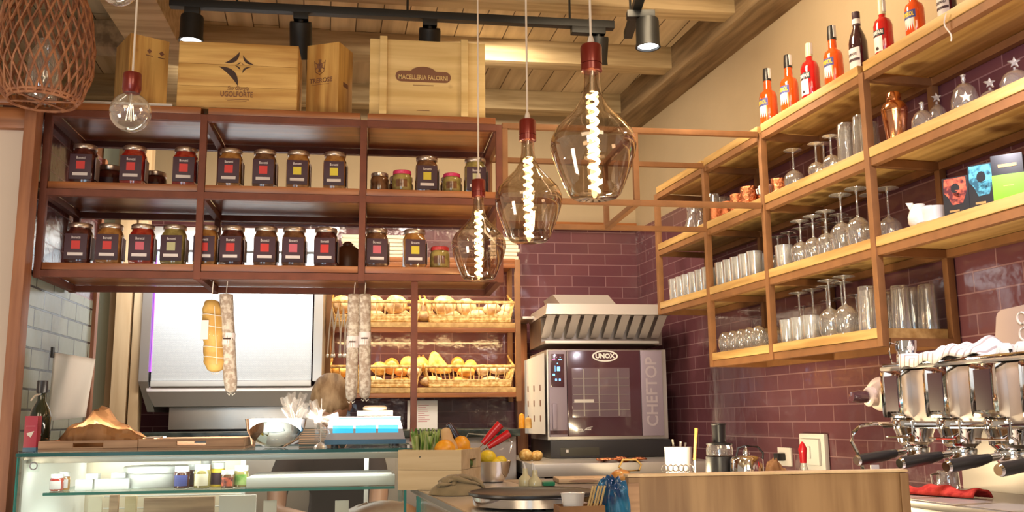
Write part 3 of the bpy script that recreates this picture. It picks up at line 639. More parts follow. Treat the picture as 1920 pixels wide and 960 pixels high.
for px, y, z, c, p, lid, s_, l in ((712, 3.60, 2.1065, 'c_brown', None, 'lid', .95, 'squat unlabelled brown jar at the left of the upper right bay'),
      (754, 3.57, 2.1065, 'c_green', 'c_brown', 'lid_pink', 1.0, 'small pink-lidded jar left of the tall yellow-patch jar'),
      (847, 3.57, 2.1065, 'c_green', 'c_brown', 'lid_pink', .93, 'small pink-lidded jar right of the tall yellow-patch jar'),
      (825, 3.57, 1.8115, 'c_green', 'c_brown', 'lid_red', 1.0, 'small red-lidded jar at the right end of the lower shelf'),
      (752, 3.78, 2.1065, 'c_dark', 'lab', 'lid', 1.35, 'dark jar standing behind the left pink-lidded jar'),
      (846, 3.72, 2.1065, 'c_dark', 'lab', 'lid', 1.2, 'dark jar standing behind the right pink-lidded jar'),
      (206, 3.74, 2.1065, 'c_dark', 'lab', 'lid', 1.35, 'dark jar behind, between the first two jars of the upper shelf'),
      (291, 3.76, 2.1065, 'c_dark', 'lab', 'lid', 1.2, 'dark jar behind, between the second and third jars of the upper shelf')):
    jarp(c, p, 1, lid).put((PY(px, 330, y).x, y, z), 0, l, 'small jars', s_)
t = thing('round_crock', 'round brown crock standing behind the jars on the lower shelf', 'crock', (PY(652, 470, 3.75).x, 3.75, 1.8115))
MB().lathe([(.04, 0), (.06, .02), (.062, .06), (.05, .1), (.03, .115), (0, .12)], 24, cap1=False).build('crock_body', 'brown_jar', t)
MB().lathe([(.02, .114), (.022, .125), (.01, .135), (0, .136)], 16, cap1=False).build('crock_knob', 'brown_jar', t)
o = MB().box((-.075, -.02, 0), (.075, .02, .05), .003).build('folded_bag', 'kraft', None, (PY(115, 330, 3.66).x, 3.62, 2.1065)); tag(o, 'small crumpled gold wrapper at the left end of the upper shelf', 'wrapper')
o.scale = (.35, .6, .45)

# ---------------------------------------------------------------- pendant lamps
def pendant(px, pytop, pybot, Y, label, lit=14, ztop=3.19):
    top = PY(px, pytop, Y); bot = PY(px, pybot, Y); H = top.z-bot.z; k = H/.356
    t = thing('pendant_lamp', label, 'pendant lamp', (top.x, Y, top.z), 0, 'amphora pendant lamps')
    MB().lathe([(.004, .0), (.0225*k, -.001), (.0245*k, -.006*k), (.0245*k, -.045*k), (.0225*k, -.0455*k), (.0225*k, -.0475*k), (.0245*k, -.048*k), (.0245*k, -.062*k), (.022*k, -.064*k)], 24).build('lamp_holder', 'socket_red', t)
    prof = [(.0175, -.058), (.018, -.075), (.019, -.10), (.024, -.125), (.038, -.150), (.062, -.175), (.085, -.200), (.0945, -.222), (.096, -.240), (.091, -.262), (.080, -.295), (.067, -.328), (.058, -.348), (.050, -.355), (.0, -.356)]
    MB().lathe([(r*k, z*k) for r, z in prof], 40, cap0=False, cap1=False).build('glass_bulb', 'smoke', t, ang=2)
    MB().tube([(0, 0, .0), (0, 0, (ztop-top.z)*.5), (0, 0, ztop-top.z)], .0028, 8).build('cord', 'cord', t)
    MB().lathe([(.0085, 0), (.0075, .012), (.0045, .022), (.003, .023)], 12).build('cord_grip', 'cord', t)
    MB().lathe([(.045, 0), (.045, .02), (.02, .024)], 24, z=ztop-top.z-.025).build('ceiling_rose', 'black', t)
    MB().cyl((0, 0, -.06*k), (0, 0, -.11*k), .006*k).build('lamp_stem', 'lamp_face' if 0 else 'clear', t)
    n = 150; m = MB(); m.tube([(.0105*k*cos(i*.42), .0105*k*sin(i*.42), (-.112-.232*i/n)*k) for i in range(n)], .0042*k, 6); m.build('spiral_filament', 'filament', t)
    point('pendant_glow', (top.x, Y, top.z-.24*k), lit, (1, .66, .32), .012)
    return t
pendant(1108, 85, 371, 2.0, 'largest smoky glass amphora pendant with a glowing spiral, hanging nearest the camera', 5)
pendant(989, 225, 453, 2.52, 'middle smoky glass amphora pendant with a glowing spiral, between the two others', 5)
pendant(897, 337, 525, 3.04, 'smallest smoky glass amphora pendant with a glowing spiral, hanging lowest before the shelves', 5)
def globe(px, pytop, pybot, Y, label):
    top = PY(px, pytop, Y); bot = PY(px, pybot, Y); H = top.z-bot.z; k = H/.154
    t = thing('globe_pendant', label, 'pendant lamp', (top.x, Y, top.z), 0, 'clear globe pendants')
    MB().lathe([(.004, 0), (.0215*k, -.002), (.023*k, -.008*k), (.023*k, -.044*k), (.019*k, -.054*k)], 24).build('lamp_holder', 'socket_red', t)
    R = .050*k; c = -.154*k+R
    MB().lathe([(.016*k, -.050*k), (.016*k, c+R*.95)]+[(R*sin(a), c+R*cos(a)) for a in [.33+(pi-.33)*i/16 for i in range(17)]], 36, cap0=False, cap1=False).build('glass_globe', 'clear', t, ang=2)
    MB().tube([(0, 0, 0), (0, 0, 3.19-top.z)], .0028, 8).build('cord', 'cord', t)
    MB().lathe([(.045, 0), (.045, .02), (.02, .024)], 24, z=3.19-top.z-.025).build('ceiling_rose', 'black', t)
    MB().cyl((0, 0, -.054*k), (0, 0, -.085*k), .006*k, .003*k).build('lamp_stem', 'clear', t)
    m = MB()
    for a in range(4): m.tube([(.004*cos(a*pi/2)*k, .004*sin(a*pi/2)*k, -.082*k), (.010*cos(a*pi/2)*k, .010*sin(a*pi/2)*k, -.125*k)], .0010*k, 5)
    m.build('filament', 'filament_dim', t)
globe(249, 137, 247, 2.4, 'small clear round-bulb pendant hanging before the left end of the jar shelves')
globe(226, -88, 10, 2.6, 'clear round bulb cut off by the top edge, upper left')

# ---------------------------------------------------------------- glassware on the bar shelves
def lathe_thing(name, cat, prof, mat, seg=20, part='glass_bowl'):
    t = thing(name, name, cat); MB().lathe(prof, seg, cap0=False, cap1=False).build(part, mat, t, ang=1.2); return t
def tumbler(h, r, mat='cutglass'):
    o = MB(); o.lathe([(0, .004), (r*.84, .002), (r*.88, .010), (r, h), (r*.95, h), (r*.84, .014), (0, .012)], 16, cap0=False, cap1=False)
    return tag(o.build('tumbler', mat, ang=1.2), 'tumbler', 'glass')
def longglass(h, r):
    o = MB(); o.lathe([(r, 0), (r*.86, h*.96), (r*.80, h), (0, h), ], 20, cap0=False, cap1=False); o.lathe([(r*.93, 0), (r*.78, h*.90), (0, h*.91)], 20, cap0=False, cap1=False)
    return tag(o.build('highball_glass', 'clear', ang=1.2), 'highball', 'glass')
def wineglass(h, r, bowl=.5):   # upside down: rim on the shelf, foot on top
    o = thing('wine_glass', 'wine glass', 'wine glass'); b = h*bowl
    MB().lathe([(r*.80, 0), (r*.93, b*.25), (r, b*.5), (r*.90, b*.75), (r*.55, b*.94), (r*.16, b*1.02), (.004, b*1.1), (.0035, h*.9), (.006, h*.965)], 22, cap0=False, cap1=False).build('bowl_and_stem', 'clear', o, ang=1.5)
    MB().lathe([(.006, h*.962), (r*.55, h*.982), (r*.88, h*.994), (r*.88, h), (0, h)], 22, cap0=False, cap1=False).build('foot', 'footglass', o, ang=1.0)
    return o
def stemless(h, r):
    o = MB(); o.lathe([(r*.72, 0), (r, h*.35), (r*.98, h*.62), (r*.7, h*.9), (r*.3, h), (0, h)], 20, cap0=False, cap1=False)
    return tag(o.build('stemless_glass', 'clear', ang=1.2), 'glass', 'glass')
pools = dict(tA=Pool(tumbler(.088, .036)), tB=Pool(tumbler(.105, .034)), hA=Pool(longglass(.150, .034)), 
             wA=Pool(wineglass(.165, .040)), wB=Pool(wineglass(.205, .044)), wC=Pool(wineglass(.130, .032, .45)), sA=Pool(stemless(.088, .034)))
RAD = dict(tA=.036, tB=.034, hA=.034, wA=.041, wB=.045, wC=.033, sA=.034)
OCC = []
def put(kind, u, dd, z, label, group, sc=None):
    r = RAD[kind]
    if dd-r < 1.882 or dd+r > 2.152 or any(abs(z-q[2]) < .01 and (u-q[0])**2+(dd-q[1])**2 < (r+q[3]+.001)**2 for q in OCC): return
    if any(abs(u-q) < r+.016 for q in RU) and (dd-r < 1.91 or dd+r > 2.138): return
    OCC.append((u, dd, z, r))
    p = RW(dd, u, z+.0008); return pools[kind].put(p, random.uniform(0, 6), label, group, sc)
def run(kind, u0, u1, step, rows, z, label, group, jit=.004):
    for k, dd in enumerate(rows):
        u = u0-(RAD[kind]*.7 if k % 2 else 0)
        while u > u1-1e-6:
            n = len(OCC); put(kind, u, dd, z, label, group); u -= 2*RAD[kind]+.004+random.uniform(0, .004) if len(OCC) > n else .006
Z2, Z3, Z4 = 2.115, 1.817, 1.525
# second shelf
def upx(px, py, dd): return UZ(px, py, dd)[0]
for px, k, dd, l in ((1487, 'wA', 1.96, 'nearest the copper mugs'), (1513, 'wA', 2.02, 'second from the copper mugs'), (1545, 'wA', 2.03, 'third from the copper mugs'), (1573, 'wA', 2.03, 'next to the tall glasses')):
    put(k, upx(px, 300, dd), dd, Z2, 'upside-down stemmed glass on the second bar shelf, '+l, 'upside-down stemmed glasses on the second shelf')
for px, dd, l in ((1531, 1.93, 'left'), (1560, 1.93, 'right')):
    put('wC', upx(px, 310, dd), dd, Z2, 'short upside-down stemmed glass at the shelf edge, %s one of the pair' % l, 'short stemmed glasses on the second shelf')
for px, dd, k in ((1588, 1.94, 'hA'), (1606, 2.00, 'hA'), (1618, 1.94, 'hA'), (1634, 2.02, 'hA')):
    put(k, upx(px, 280, dd), dd, Z2, 'tall upturned highball glass left of the thick post on the second bar shelf', 'highball glasses on the second shelf')
put('hA', upx(1650, 245, 2.02), 2.02, Z2, 'highball glass between the thick post and the copper shaker', 'highball glasses on the second shelf')
for px, dd, l in ((1338, 1.96, 'left'), (1356, 2.03, 'right')):
    put('hA', upx(px, 380, dd), dd, Z2, 'tall straight glass at the far end of the second bar shelf, %s one' % l, 'straight glasses at the far end')
for px, dd, l in ((1296, 1.97, 'outermost'), (1313, 2.04, 'inner')):
    t = thing('carafe', 'small clear carafe with a round foot, far end of the second bar shelf, %s' % l, 'carafe', RW(dd, upx(px, 390, dd), Z2+.001), 0, 'clear carafes')
    MB().lathe([(.0, .001), (.036, .002), (.046, .018), (.040, .045), (.024, .08), (.021, .11), (.026, .15), (.027, .152)], 22, cap0=False, cap1=False).build('glass_body', 'clear', t, ang=1.5)
    MB().lathe([(.027, .148), (.030, .151), (.027, .154), (.024, .151), (.027, .148)], 22, cap0=False, cap1=False).build('lip', 'cutglass', t, ang=1.5)
def mug(h, r, mat):
    t = thing('copper_mug', 'mug', 'mug'); MB().lathe([(0, .002), (r*.9, .001), (r, .01), (r, h), (r*.94, h), (r*.93, .01), (0, .006)], 20, cap0=False, cap1=False).build('mug_body', mat, t, ang=1)
    MB().tube([(-r*.95, 0, h*.82), (-r*1.35, 0, h*.85), (-r*1.6, 0, h*.6), (-r*1.4, 0, h*.3), (-r*.95, 0, h*.22)], .003, 6).build('handle', mat, t); return t
mp = Pool(mug(.085, .036, 'copper_h'))
for px, dd, s_, l in ((1343, 1.915, 1.0, 'farthest from the camera'), (1364, 1.94, 1.0, 'second from the far end'), (1383, 1.93, 1.1, 'third from the far end'), (1405, 1.93, 1.2, 'just left of the second post'), (1434, 1.97, .9, 'just right of the second post'), (1444, 1.93, .8, 'low one beside the white cup'), (1461, 1.95, 1.0, 'next to the stemmed glasses')):
    mp.put(RW(dd, upx(px, 370, dd), Z2+.001), 1.2, 'hammered copper mug on the second bar shelf, '+l, 'copper mugs on the second shelf', s_*.85)
t = thing('espresso_cup', 'small white cup among the copper mugs', 'cup', RW(1.91, upx(1436, 365, 1.91), Z2+.001), 0)
MB().lathe([(0, .001), (.018, .001), (.028, .022), (.030, .05), (.028, .05), (.0, .008)], 18, cap0=False, cap1=False).build('cup_body', 'ceramic', t)
MB().tube([(-.027, 0, .04), (-.04, 0, .035), (-.036, 0, .018), (-.024, 0, .015)], .0025, 6).build('handle', 'ceramic', t)
t = thing('cocktail_shaker', 'polished copper cocktail shaker just right of the thick post', 'cocktail shaker', RW(1.93, upx(1677, 210, 1.93), Z2+.001))
MB().lathe([(0, 0), (.027, 0), (.029, .004), (.040, .095), (.040, .100)], 28, cap1=False).build('shaker_body', 'copper', t)
MB().lathe([(.0405, .097), (.041, .100), (.041, .112), (.034, .128), (.0235, .136), (.0235, .142)], 28, cap0=False).build('strainer_cap', 'copper', t)
MB().lathe([(.0235, .140), (.0225, .160), (.019, .166), (0, .167)], 24, cap1=False).build('top_cap', 'copper', t)
# glass domes with star knobs
def dome(r, h, star):
    t = thing('glass_dome', 'dome', 'glass dome')
    MB().lathe([(r, 0), (r*1.02, h*.25), (r*.97, h*.55), (r*.75, h*.82), (r*.4, h*.96), (0, h)], 26, cap0=False, cap1=False).build('dome_shell', 'clear', t, ang=2)
    MB().tube([(r*cos(a), r*sin(a), .002) for a in [2*pi*i/26 for i in range(26)]], .002, 5, closed=True).build('dome_rim', 'cutglass', t)
    m = MB()
    if star:
        m.cyl((0, 0, h-.001), (0, 0, h+.008), .004, seg=8)
        m.prism([((.017 if i % 2 == 0 else .007)*sin(i*pi/5), h+.022+(.017 if i % 2 == 0 else .007)*cos(i*pi/5)) for i in range(10)], -.004, .004)
    else: m.lathe([(.004, 0), (.007, .008), (.006, .018), (.009, .024), (0, .03)], 10, z=h, cap1=False)
    m.build('star_knob' if star else 'knob', 'cutglass', t); return t
for px, py, dd, r, h, s_, l in ((1728, 200, 1.945, .034, .072, 0, 'low glass dome beside the copper shaker'), (1755, 180, 2.035, .032, .112, 1, 'tall narrow glass dome with a star knob, left of the largest dome'), (1806, 150, 1.99, .041, .116, 0, 'largest round glass dome with a plain pointed knob'), (1811, 190, 1.925, .036, .018, 1, 'flattest glass dome lying before the largest dome'), (1856, 165, 2.0, .034, .062, 1, 'glass dome with a star knob right of the largest dome'), (1903, 135, 1.975, .042, .075, 1, 'glass dome with a star knob at the right edge of the picture')):
    t = dome(r, h, s_); t['label'] = l; t['group'] = 'glass domes on the second shelf'; t.location = RW(dd, upx(px, py, dd), Z2+.001); t.rotation_euler = (0, 0, -.4)
# third shelf
run('tB', upx(1268, 540, 1.93), upx(1418, 490, 1.93), .078, (1.925, 2.005, 2.085), Z3, 'ribbed tumbler in the crowded rows at the far end of the third bar shelf', 'ribbed tumblers on the third shelf')
run('tA', upx(1449, 480, 1.93), upx(1490, 480, 1.93), .078, (1.925,), Z3, 'ribbed tumbler at the front edge beside the wine glasses, third bar shelf', 'front tumblers on the third shelf')
run('wA', upx(1462, 450, 2.04), upx(1575, 440, 2.0), .084, (2.02, 2.105), Z3, 'upside-down wine glass behind the front tumblers on the third bar shelf', 'smaller wine glasses on the third shelf')
run('wA', upx(1500, 470, 1.93), upx(1562, 470, 1.93), .084, (1.936,), Z3, 'upside-down wine glass at the front edge, middle of the third bar shelf', 'front wine glasses on the third shelf')
run('wB', upx(1578, 440, 1.94), upx(1628, 440, 1.94), .092, (1.94, 2.045), Z3, 'tall upside-down wine glass just left of the thick post on the third bar shelf', 'tall wine glasses on the third shelf')
for px, dd, k in ((1678, 1.95, 'wB'), (1668, 2.075, 'wB'), (1706, 2.08, 'wA')):
    put(k, upx(px, 400, dd), dd, Z3, 'upside-down wine glass right of the thick post, beside the white milk jug', 'wine glasses beside the milk jug')
t = thing('milk_jug', 'small white porcelain jug with a pointed spout, beside the wine glasses', 'jug', RW(1.94, upx(1722, 395, 1.94), Z3+.001), 2.4)
MB().lathe([(0, .001), (.022, .001), (.032, .02), (.033, .04), (.024, .065), (.020, .078), (.018, .078), (.02, .065)], 20, cap0=False, cap1=False).build('jug_body', 'ceramic', t, ang=1.5)
MB().loft([[(.012, -.01, .062), (.012, .01, .062), (.024, 0, .06)], [(.014, -.006, .085), (.014, .006, .085), (.036, 0, .088)]]).build('spout', 'ceramic', t)
MB().tube([(-.018, 0, .07), (-.038, 0, .07), (-.042, 0, .045), (-.030, 0, .03)], .003, 6).build('handle', 'ceramic', t)
t = thing('tea_cup', 'wide white tea cup on a saucer between the milk jug and the coral tea box', 'cup', RW(1.965, upx(1750, 385, 1.965), Z3+.001), 0)
MB().lathe([(0, .001), (.035, .001), (.052, .010), (.054, .013), (.030, .007), (0, .007)], 24, cap0=False, cap1=False).build('saucer', 'ceramic', t)
MB().lathe([(.018, .008), (.032, .012), (.036, .03), (.038, .062), (.036, .062), (.034, .03), (0, .014)], 24, cap0=False, cap1=False).build('cup_body', 'ceramic', t)
MB().tube([(.036, 0, .05), (.052, 0, .05), (.052, 0, .03), (.036, 0, .022)], .003, 6).build('handle', 'ceramic', t)
t = thing('tea_cup', 'second white tea cup, half hidden behind the coral tea box', 'cup', RW(2.05, upx(1772, 370, 2.05), Z3+.001), 0)
MB().lathe([(0, .001), (.035, .001), (.052, .010), (.054, .013), (.030, .007), (0, .007)], 24, cap0=False, cap1=False).build('saucer', 'ceramic', t)
MB().lathe([(.018, .008), (.032, .012), (.036, .03), (.038, .075), (.036, .075), (.034, .03), (0, .014)], 24, cap0=False, cap1=False).build('cup_body', 'ceramic', t)
# tea boxes
def teabox(px, py, dd, w, h, dp, label, rz, mats, kind):
    t = thing('tea_box', label, 'box', RW(dd, upx(px, py, dd), Z3+.001), rz, 'tea boxes on the third shelf')
    MB().box((-w/2, -dp/2, 0), (w/2, dp/2, h), .001).build('carton', 'black_card', t)
    y = -dp/2-.0006
    if kind == 'pic':
        m = MB(); rnd = random.Random(px)
        m.prism([(-w*.42, h*.97), (w*.42, h*.97), (w*.44, h*.6), (w*.25, h*.30), (-w*.15, h*.28), (-w*.3, h*.5), (-w*.46, h*.62)], y, y+.0005); m.build('picture', mats, t)
        m = MB()
        m.prism([(.0+w*.17*cos(a), h*.70+h*.13*sin(a)) for a in [2*pi*i/14 for i in range(14)]], y-.0004, y); m.build('picture_centre', 'black_card', t)
        MB().box((-w*.28, y-.0003, h*.10), (w*.10, y, h*.15)).build('gold_name', 'gold', t)
        m = MB()
        for i in range(7): m.prism([(rnd.uniform(-w*.1, w*.3)+.004*cos(a), h*.45+.006*sin(a)+i*.003) for a in [2*pi*j/6 for j in range(6)]], y-.0006, y-.0001)
        m.build('picture_leaves', mats, t)
    else:
        MB().box((-w/2-.0006, y-.0002, 0), (w/2+.0006, dp/2+.0006, h*.56), .0005).build('green_band', 'lime', t)
        MB().box((-w*.28, y-.0005, h*.72), (w*.3, y, h*.79)).build('gold_name', 'gold', t)
        MB().box((-w*.16, y-.0006, h*.30), (w*.16, y-.0001, h*.315)).build('printed_line', 'gold', t)
    return t
a_ = radians(-52)
teabox(1796, 350, 1.935, .072, .115, .05, 'black tea box with a coral red pattern, nearest the white cups', a_, 'coral', 'pic')
teabox(1846, 345, 1.94, .072, .128, .05, 'black tea box with a bright blue pattern, between the red and the green boxes', a_, 'cyan', 'pic')
teabox(1893, 330, 1.935, .078, .125, .07, 'black tea box with a wide lime green band at the right edge', a_+.15, 'lime', 'band')
o = MB().box((-.05, -.03, 0), (.05, .03, .15), .002).build('grey_carton', 'black_card', None, RW(2.09, upx(1905, 290, 2.09), Z3+.001), a_); tag(o, 'dark grey carton behind the green-banded tea box', 'box')
# bottom shelf
run('sA', upx(1357, 640, 1.93), upx(1428, 640, 1.93), .076, (1.925, 2.005, 2.085), Z4, 'round stemless glass at the far end of the bottom bar shelf', 'stemless glasses on the bottom shelf')
run('tA', upx(1459, 620, 1.93), upx(1540, 620, 1.93), .080, (1.925,), Z4, 'ribbed tumbler in the middle of the bottom bar shelf', 'ribbed tumblers on the bottom shelf')
run('wB', upx(1500, 590, 2.02), upx(1606, 590, 2.02), .086, (2.02,), Z4, 'tall upside-down wine glass in the middle row of the bottom bar shelf', 'middle wine glasses on the bottom shelf')
run('wA', upx(1480, 600, 2.09), upx(1600, 600, 2.06), .086, (2.1075,), Z4, 'upside-down wine glass in the back row of the bottom bar shelf', 'back wine glasses on the bottom shelf')
run('wB', upx(1545, 600, 2.0), upx(1600, 600, 1.95), .094, (1.94,), Z4, 'tall upside-down wine glass on the bottom bar shelf, left of the thick post', 'tall wine glasses on the bottom shelf')
for px, dd in ((1668, 2.10), (1690, 2.10), (1712, 2.10), (1735, 2.10), (1757, 2.105), (1602, 2.03), (1628, 1.93), (1640, 2.00), (1668, 1.98), (1690, 2.03)):
    u_ = max(upx(px, 590, dd), 2.70)
    put('hA', u_, dd, Z4, 'tall upturned highball glass at the near end of the bottom bar shelf', 'highball glasses on the bottom shelf')
# ---------------------------------------------------------------- bottles on the top shelf
def bottle(px, pytop, pybase, kind, label):
    dd = 1.935; u, zt = UZ(px, pytop, dd); k = max(.2, min(.26, zt-2.41))/.24
    t = thing('spirit_bottle', label, 'bottle', RW(dd, u, 2.4108), radians(-76), 'bottles on the top bar shelf')
    if kind == 'vermouth': pr = [(0, 0), (.030, 0), (.033, .004), (.033, .115), (.028, .140), (.014, .175), (.012, .205), (.013, .212)]
    elif kind == 'aperol': pr = [(0, 0), (.032, 0), (.035, .004), (.034, .118), (.030, .134), (.016, .146), (.0155, .150), (.014, .19), (.0145, .2)]
    else: pr = [(0, 0), (.031, 0), (.034, .004), (.034, .125), (.028, .146), (.015, .157), (.0125, .160), (.012, .19)]
    pr = [(r*k, z*k) for r, z in pr]; MB().lathe(pr, 26, cap0=False).build('bottle_body', kind, t, ang=1)
    zn = pr[-1][1]; rn = pr[-1][0]
    if kind == 'vermouth':
        MB().lathe([(rn*1.06, -.030), (rn*1.06, .0), (rn*1.1, .001), (rn*1.1, .022), (0, .0225)], 18, z=zn, cap0=False, cap1=False).build('stopper', 'lab', t)
        MB().lathe([(rn*1.12, -.022), (rn*1.12, -.004)], 18, z=zn, cap0=False, cap1=False).build('neck_band', 'lab_w', t)
        MB().lathe([(rn*1.05, -.045), (rn*1.04, -.030)], 18, z=zn, cap0=False, cap1=False).build('green_neck', 'green_plastic', t)
        m = MB(); arcpatch(m, .0336*k, -.95, .95, .012*k, .092*k, 12); m.build('label', 'lab_w', t); l = [c for c in t.children if c.name.startswith('label')][0]
        m = MB(); arcpatch(m, .0339*k, -.9, .9, .042*k, .052*k, 12); m.build('label_band', 'lab', l)
        text('lettering', 'CARPANO', .015*k, 'lab', l, (0, 0, .068*k), cyl=.0340*k, ext=.0002, width=.044*k, bold=.0003)
    else:
        MB().lathe([(rn*1.08, -.018), (rn*1.1, .0), (rn*.95, .034), (rn*.9, .036), (0, .037)], 16, z=zn, cap0=False, cap1=False).build('stopper', 'capsule' if kind == 'campari' else 'black_plastic', t)
        MB().box((rn*.9, -.006, -.01+zn), (rn*.95+.003, .006, .034+zn), .0005).build('tax_strip', 'lab_w', t)
        R = pr[3][0]
        if kind == 'aperol':
            m = MB(); arcpatch(m, R*1.02, -.85, .85, .078*k, .108*k, 12); m.build('blue_label', 'blue_label', t); l = [c for c in t.children if c.name.startswith('blue_label')][0]
            text('lettering', 'APEROL', .022*k, 'yellow_ink', l, (0, 0, .093*k), cyl=R*1.03, ext=.0003, width=.050*k, bold=.0006)
            m = MB(); arcpatch(m, R*1.015, -.65, .70, .014*k, .078*k, 12); m.build('label', 'white', t)
            m = MB(); arcpatch(m, R*1.02, .62, .74, .014*k, .078*k, 3); m.build('label_edge', 'orange_ink', t)
        else:
            m = MB(); arcpatch(m, R*1.02, -.85, .85, .082*k, .106*k, 12); m.build('dark_band', 'black_card', t); l = [c for c in t.children if c.name.startswith('dark_band')][0]
            text('lettering', 'CAMPARI', .020*k, 'lab_w', l, (0, 0, .094*k), cyl=R*1.03, ext=.0003, width=.052*k, bold=.0006)
            m = MB(); arcpatch(m, R*1.015, -.62, .62, .022*k, .080*k, 12); m.build('label', 'white', t)
            m = MB(); m.prism([(.006*cos(a), .034*k+.006*sin(a)) for a in [2*pi*i/10 for i in range(10)]], -R*1.02-.001, -R*1.02+.0005); m.build('seal', 'ink', t)
for a in ((1437, 127, 228, 'aperol', 'orange aperitif bottle with a blue APEROL label, farthest left on the top shelf'), (1476, 102, 205, 'aperol', 'orange aperitif bottle with a blue APEROL label, second from the left'), (1515, 75, 182, 'campari', 'red bitter bottle with a CAMPARI label, between two orange bottles'),
          (1558, 48, 160, 'aperol', 'orange aperitif bottle with a blue APEROL label, left of the dark bottle'), (1604, 22, 130, 'vermouth', 'dark vermouth bottle with a green neck and a pale CARPANO label'), (1651, -5, 100, 'campari', 'red bitter bottle with a CAMPARI label, right of the dark vermouth'),
          (1709, -40, 65, 'aperol', 'orange aperitif bottle with a blue APEROL label, its neck cut off by the top edge'), (1768, -70, 35, 'vermouth', 'dark bottle with a white label cut off by the top edge, near the right'), (1822, -110, 5, 'campari', 'red bottle of which only the foot shows at the top right edge')): bottle(*a)
t = MB().tube([RW(1.868, 2.21+.012*sin(i*.6), 2.40-.010*i-.0006*i*i*0) for i in range(10)], .0022, 6).build('thin_cable', 'cord'); tag(t, 'thin white cable hanging from the top bar shelf at the right', 'cable')

# ---------------------------------------------------------------- bread shelf on the back wall
BY0, BY1 = 5.25, 5.60; BX0, BX1 = -.262, .815
t = thing('bread_shelf', 'brown bread shelf on the back wall holding four wicker baskets', 'shelf unit', (0, 0, 0))
for x in (BX0, BX1-.03):
    for y in (BY0, BY1-.03): MB().box((x, y, 1.345), (x+.03, y+.03, 2.14), .002).build('upright', 'rust2', t)
for z in (2.118, 1.752, 1.393):
    MB().box((BX0+.03, BY0+.004, z), (BX1-.03, BY1-.004, z+.028), .003).build('shelf_board', 'oakx' if z > 2 else 'oak', t)
    MB().box((BX0+.03, BY0+.002, z-.026), (BX1-.03, BY0+.03, z-.001), .002).build('shelf_rail', 'oakx', t)
for z in (2.085, 1.72): area('bread_shelf_light', ((BX0+BX1)/2, BY0+.06, z), ((BX0+BX1)/2, BY0+.16, z-.4), 1.0, 5.8, (1, .68, .30), .03)
def basket(x, z, label, w=.5, d=.30, h=.115):
    t = thing('wicker_basket', label, 'basket', (x, BY0+.04, z), 0, 'wicker baskets on the bread shelf')
    def ringp(f, zz, wob=0, ph=0, n=44):
        W_, D_ = w*(.90+.10*f), d*(.86+.14*f); out = []
        for i in range(n):
            s_ = i/n*4; k = int(s_); q = s_-k
            p = [(-W_/2+W_*q, 0), (W_/2, D_*q), (W_/2-W_*q, D_), (-W_/2, D_-D_*q)][k]
            off = wob*sin(pi*i+ph)
            out.append((p[0]*(1+off), p[1]+(d-D_)*.5*0+off*.02, zz+off*.3))
        return out
    m = MB(); m.tube(ringp(1, h), .0075, 7, closed=True); m.tube(ringp(1, h+.006, .006), .0045, 5, closed=True); m.build('rim', 'wicker', t)
    m = MB()
    for k in range(5): m.tube(ringp(.05*k, .008+.008*k, .008, pi*(k % 2)), .0055, 6, closed=True)
    m.build('woven_base', 'wicker', t)
    m = MB()
    for p0, p1 in list(zip(ringp(.2, .035, n=40), ringp(1, h, n=40))): m.tube([p0, p1], .0035, 5)
    m.build('stakes', 'wicker', t)
    m = MB(); m.box((-w*.44, .01, .002), (w*.44, d*.85, .010)); m.build('basket_floor', 'wicker', t)
    for sx in (-1, 1):
        MB().tube([(sx*w/2, .02, h), (sx*(w/2-.004), d*.6, h+.05), (sx*w/2, d-.02, h+.08)], .006, 6).build('side_handle', 'wicker', t)
    return t
zA, zB = 1.7815, 1.4225
basket(.012, zA, 'wicker basket of floury loaves on the upper bread shelf, left'); basket(.535, zA, 'wicker basket of floury loaves on the upper bread shelf, right')
basket(.012, zB, 'wicker basket of rolls on the lower bread shelf, left'); basket(.535, zB, 'wicker basket of rolls and a flat loaf on the lower bread shelf, right')
def bread(px, py, y, rad, mat, label, name='bread_roll', rz=0, tilt=0, jit=.06, sd=0, group=None, cat='bread'):
    p = PY(px, py, y); o = MB().blob((0, 0, 0), rad, 20, 12, jit, 0, sd, tilt).build(name, mat, None, p, rz, ang=3); tag(o, label, cat, group); return o
yb = BY0+.15
loaves = [(640, 566, .06, .055, 'crust', 'pale floury loaf behind the steel whisks, upper shelf'), (702, 566, .062, .055, 'crust', 'pale floury loaf right of the two thin salamis, upper shelf'), (742, 566, .075, .058, 'crust', 'broad floury loaf left of the long post, upper shelf'), (795, 570, .05, .05, 'crust', 'floury loaf where the two upper baskets meet'), (833, 567, .068, .060, 'crust', 'round floury loaf at the left of the upper right basket'),
          (874, 570, .058, .050, 'crust', 'round floury loaf with a white patch, middle of the upper right basket'), (922, 574, .060, .040, 'crust', 'low floury loaf in the upper right basket, second from its right end'), (950, 576, .045, .040, 'crust', 'small floury loaf at the right end of the upper right basket')]
for i, (px, py, r, h, m_, l) in enumerate(loaves): bread(px, py+6, yb+(.02 if i % 2 else 0), (r, r*.85, h), m_, l, 'bread_loaf', i*.7, 0, .07, i, 'floury loaves on the upper bread shelf')
for i in range(6): bread(700+i*48, 592, yb+.03, (.065, .07, .035), 'crust', 'floury loaf low in the upper baskets, seen between the stakes', 'bread_loaf', i, 0, .07, i+30, 'floury loaves low in the upper baskets')
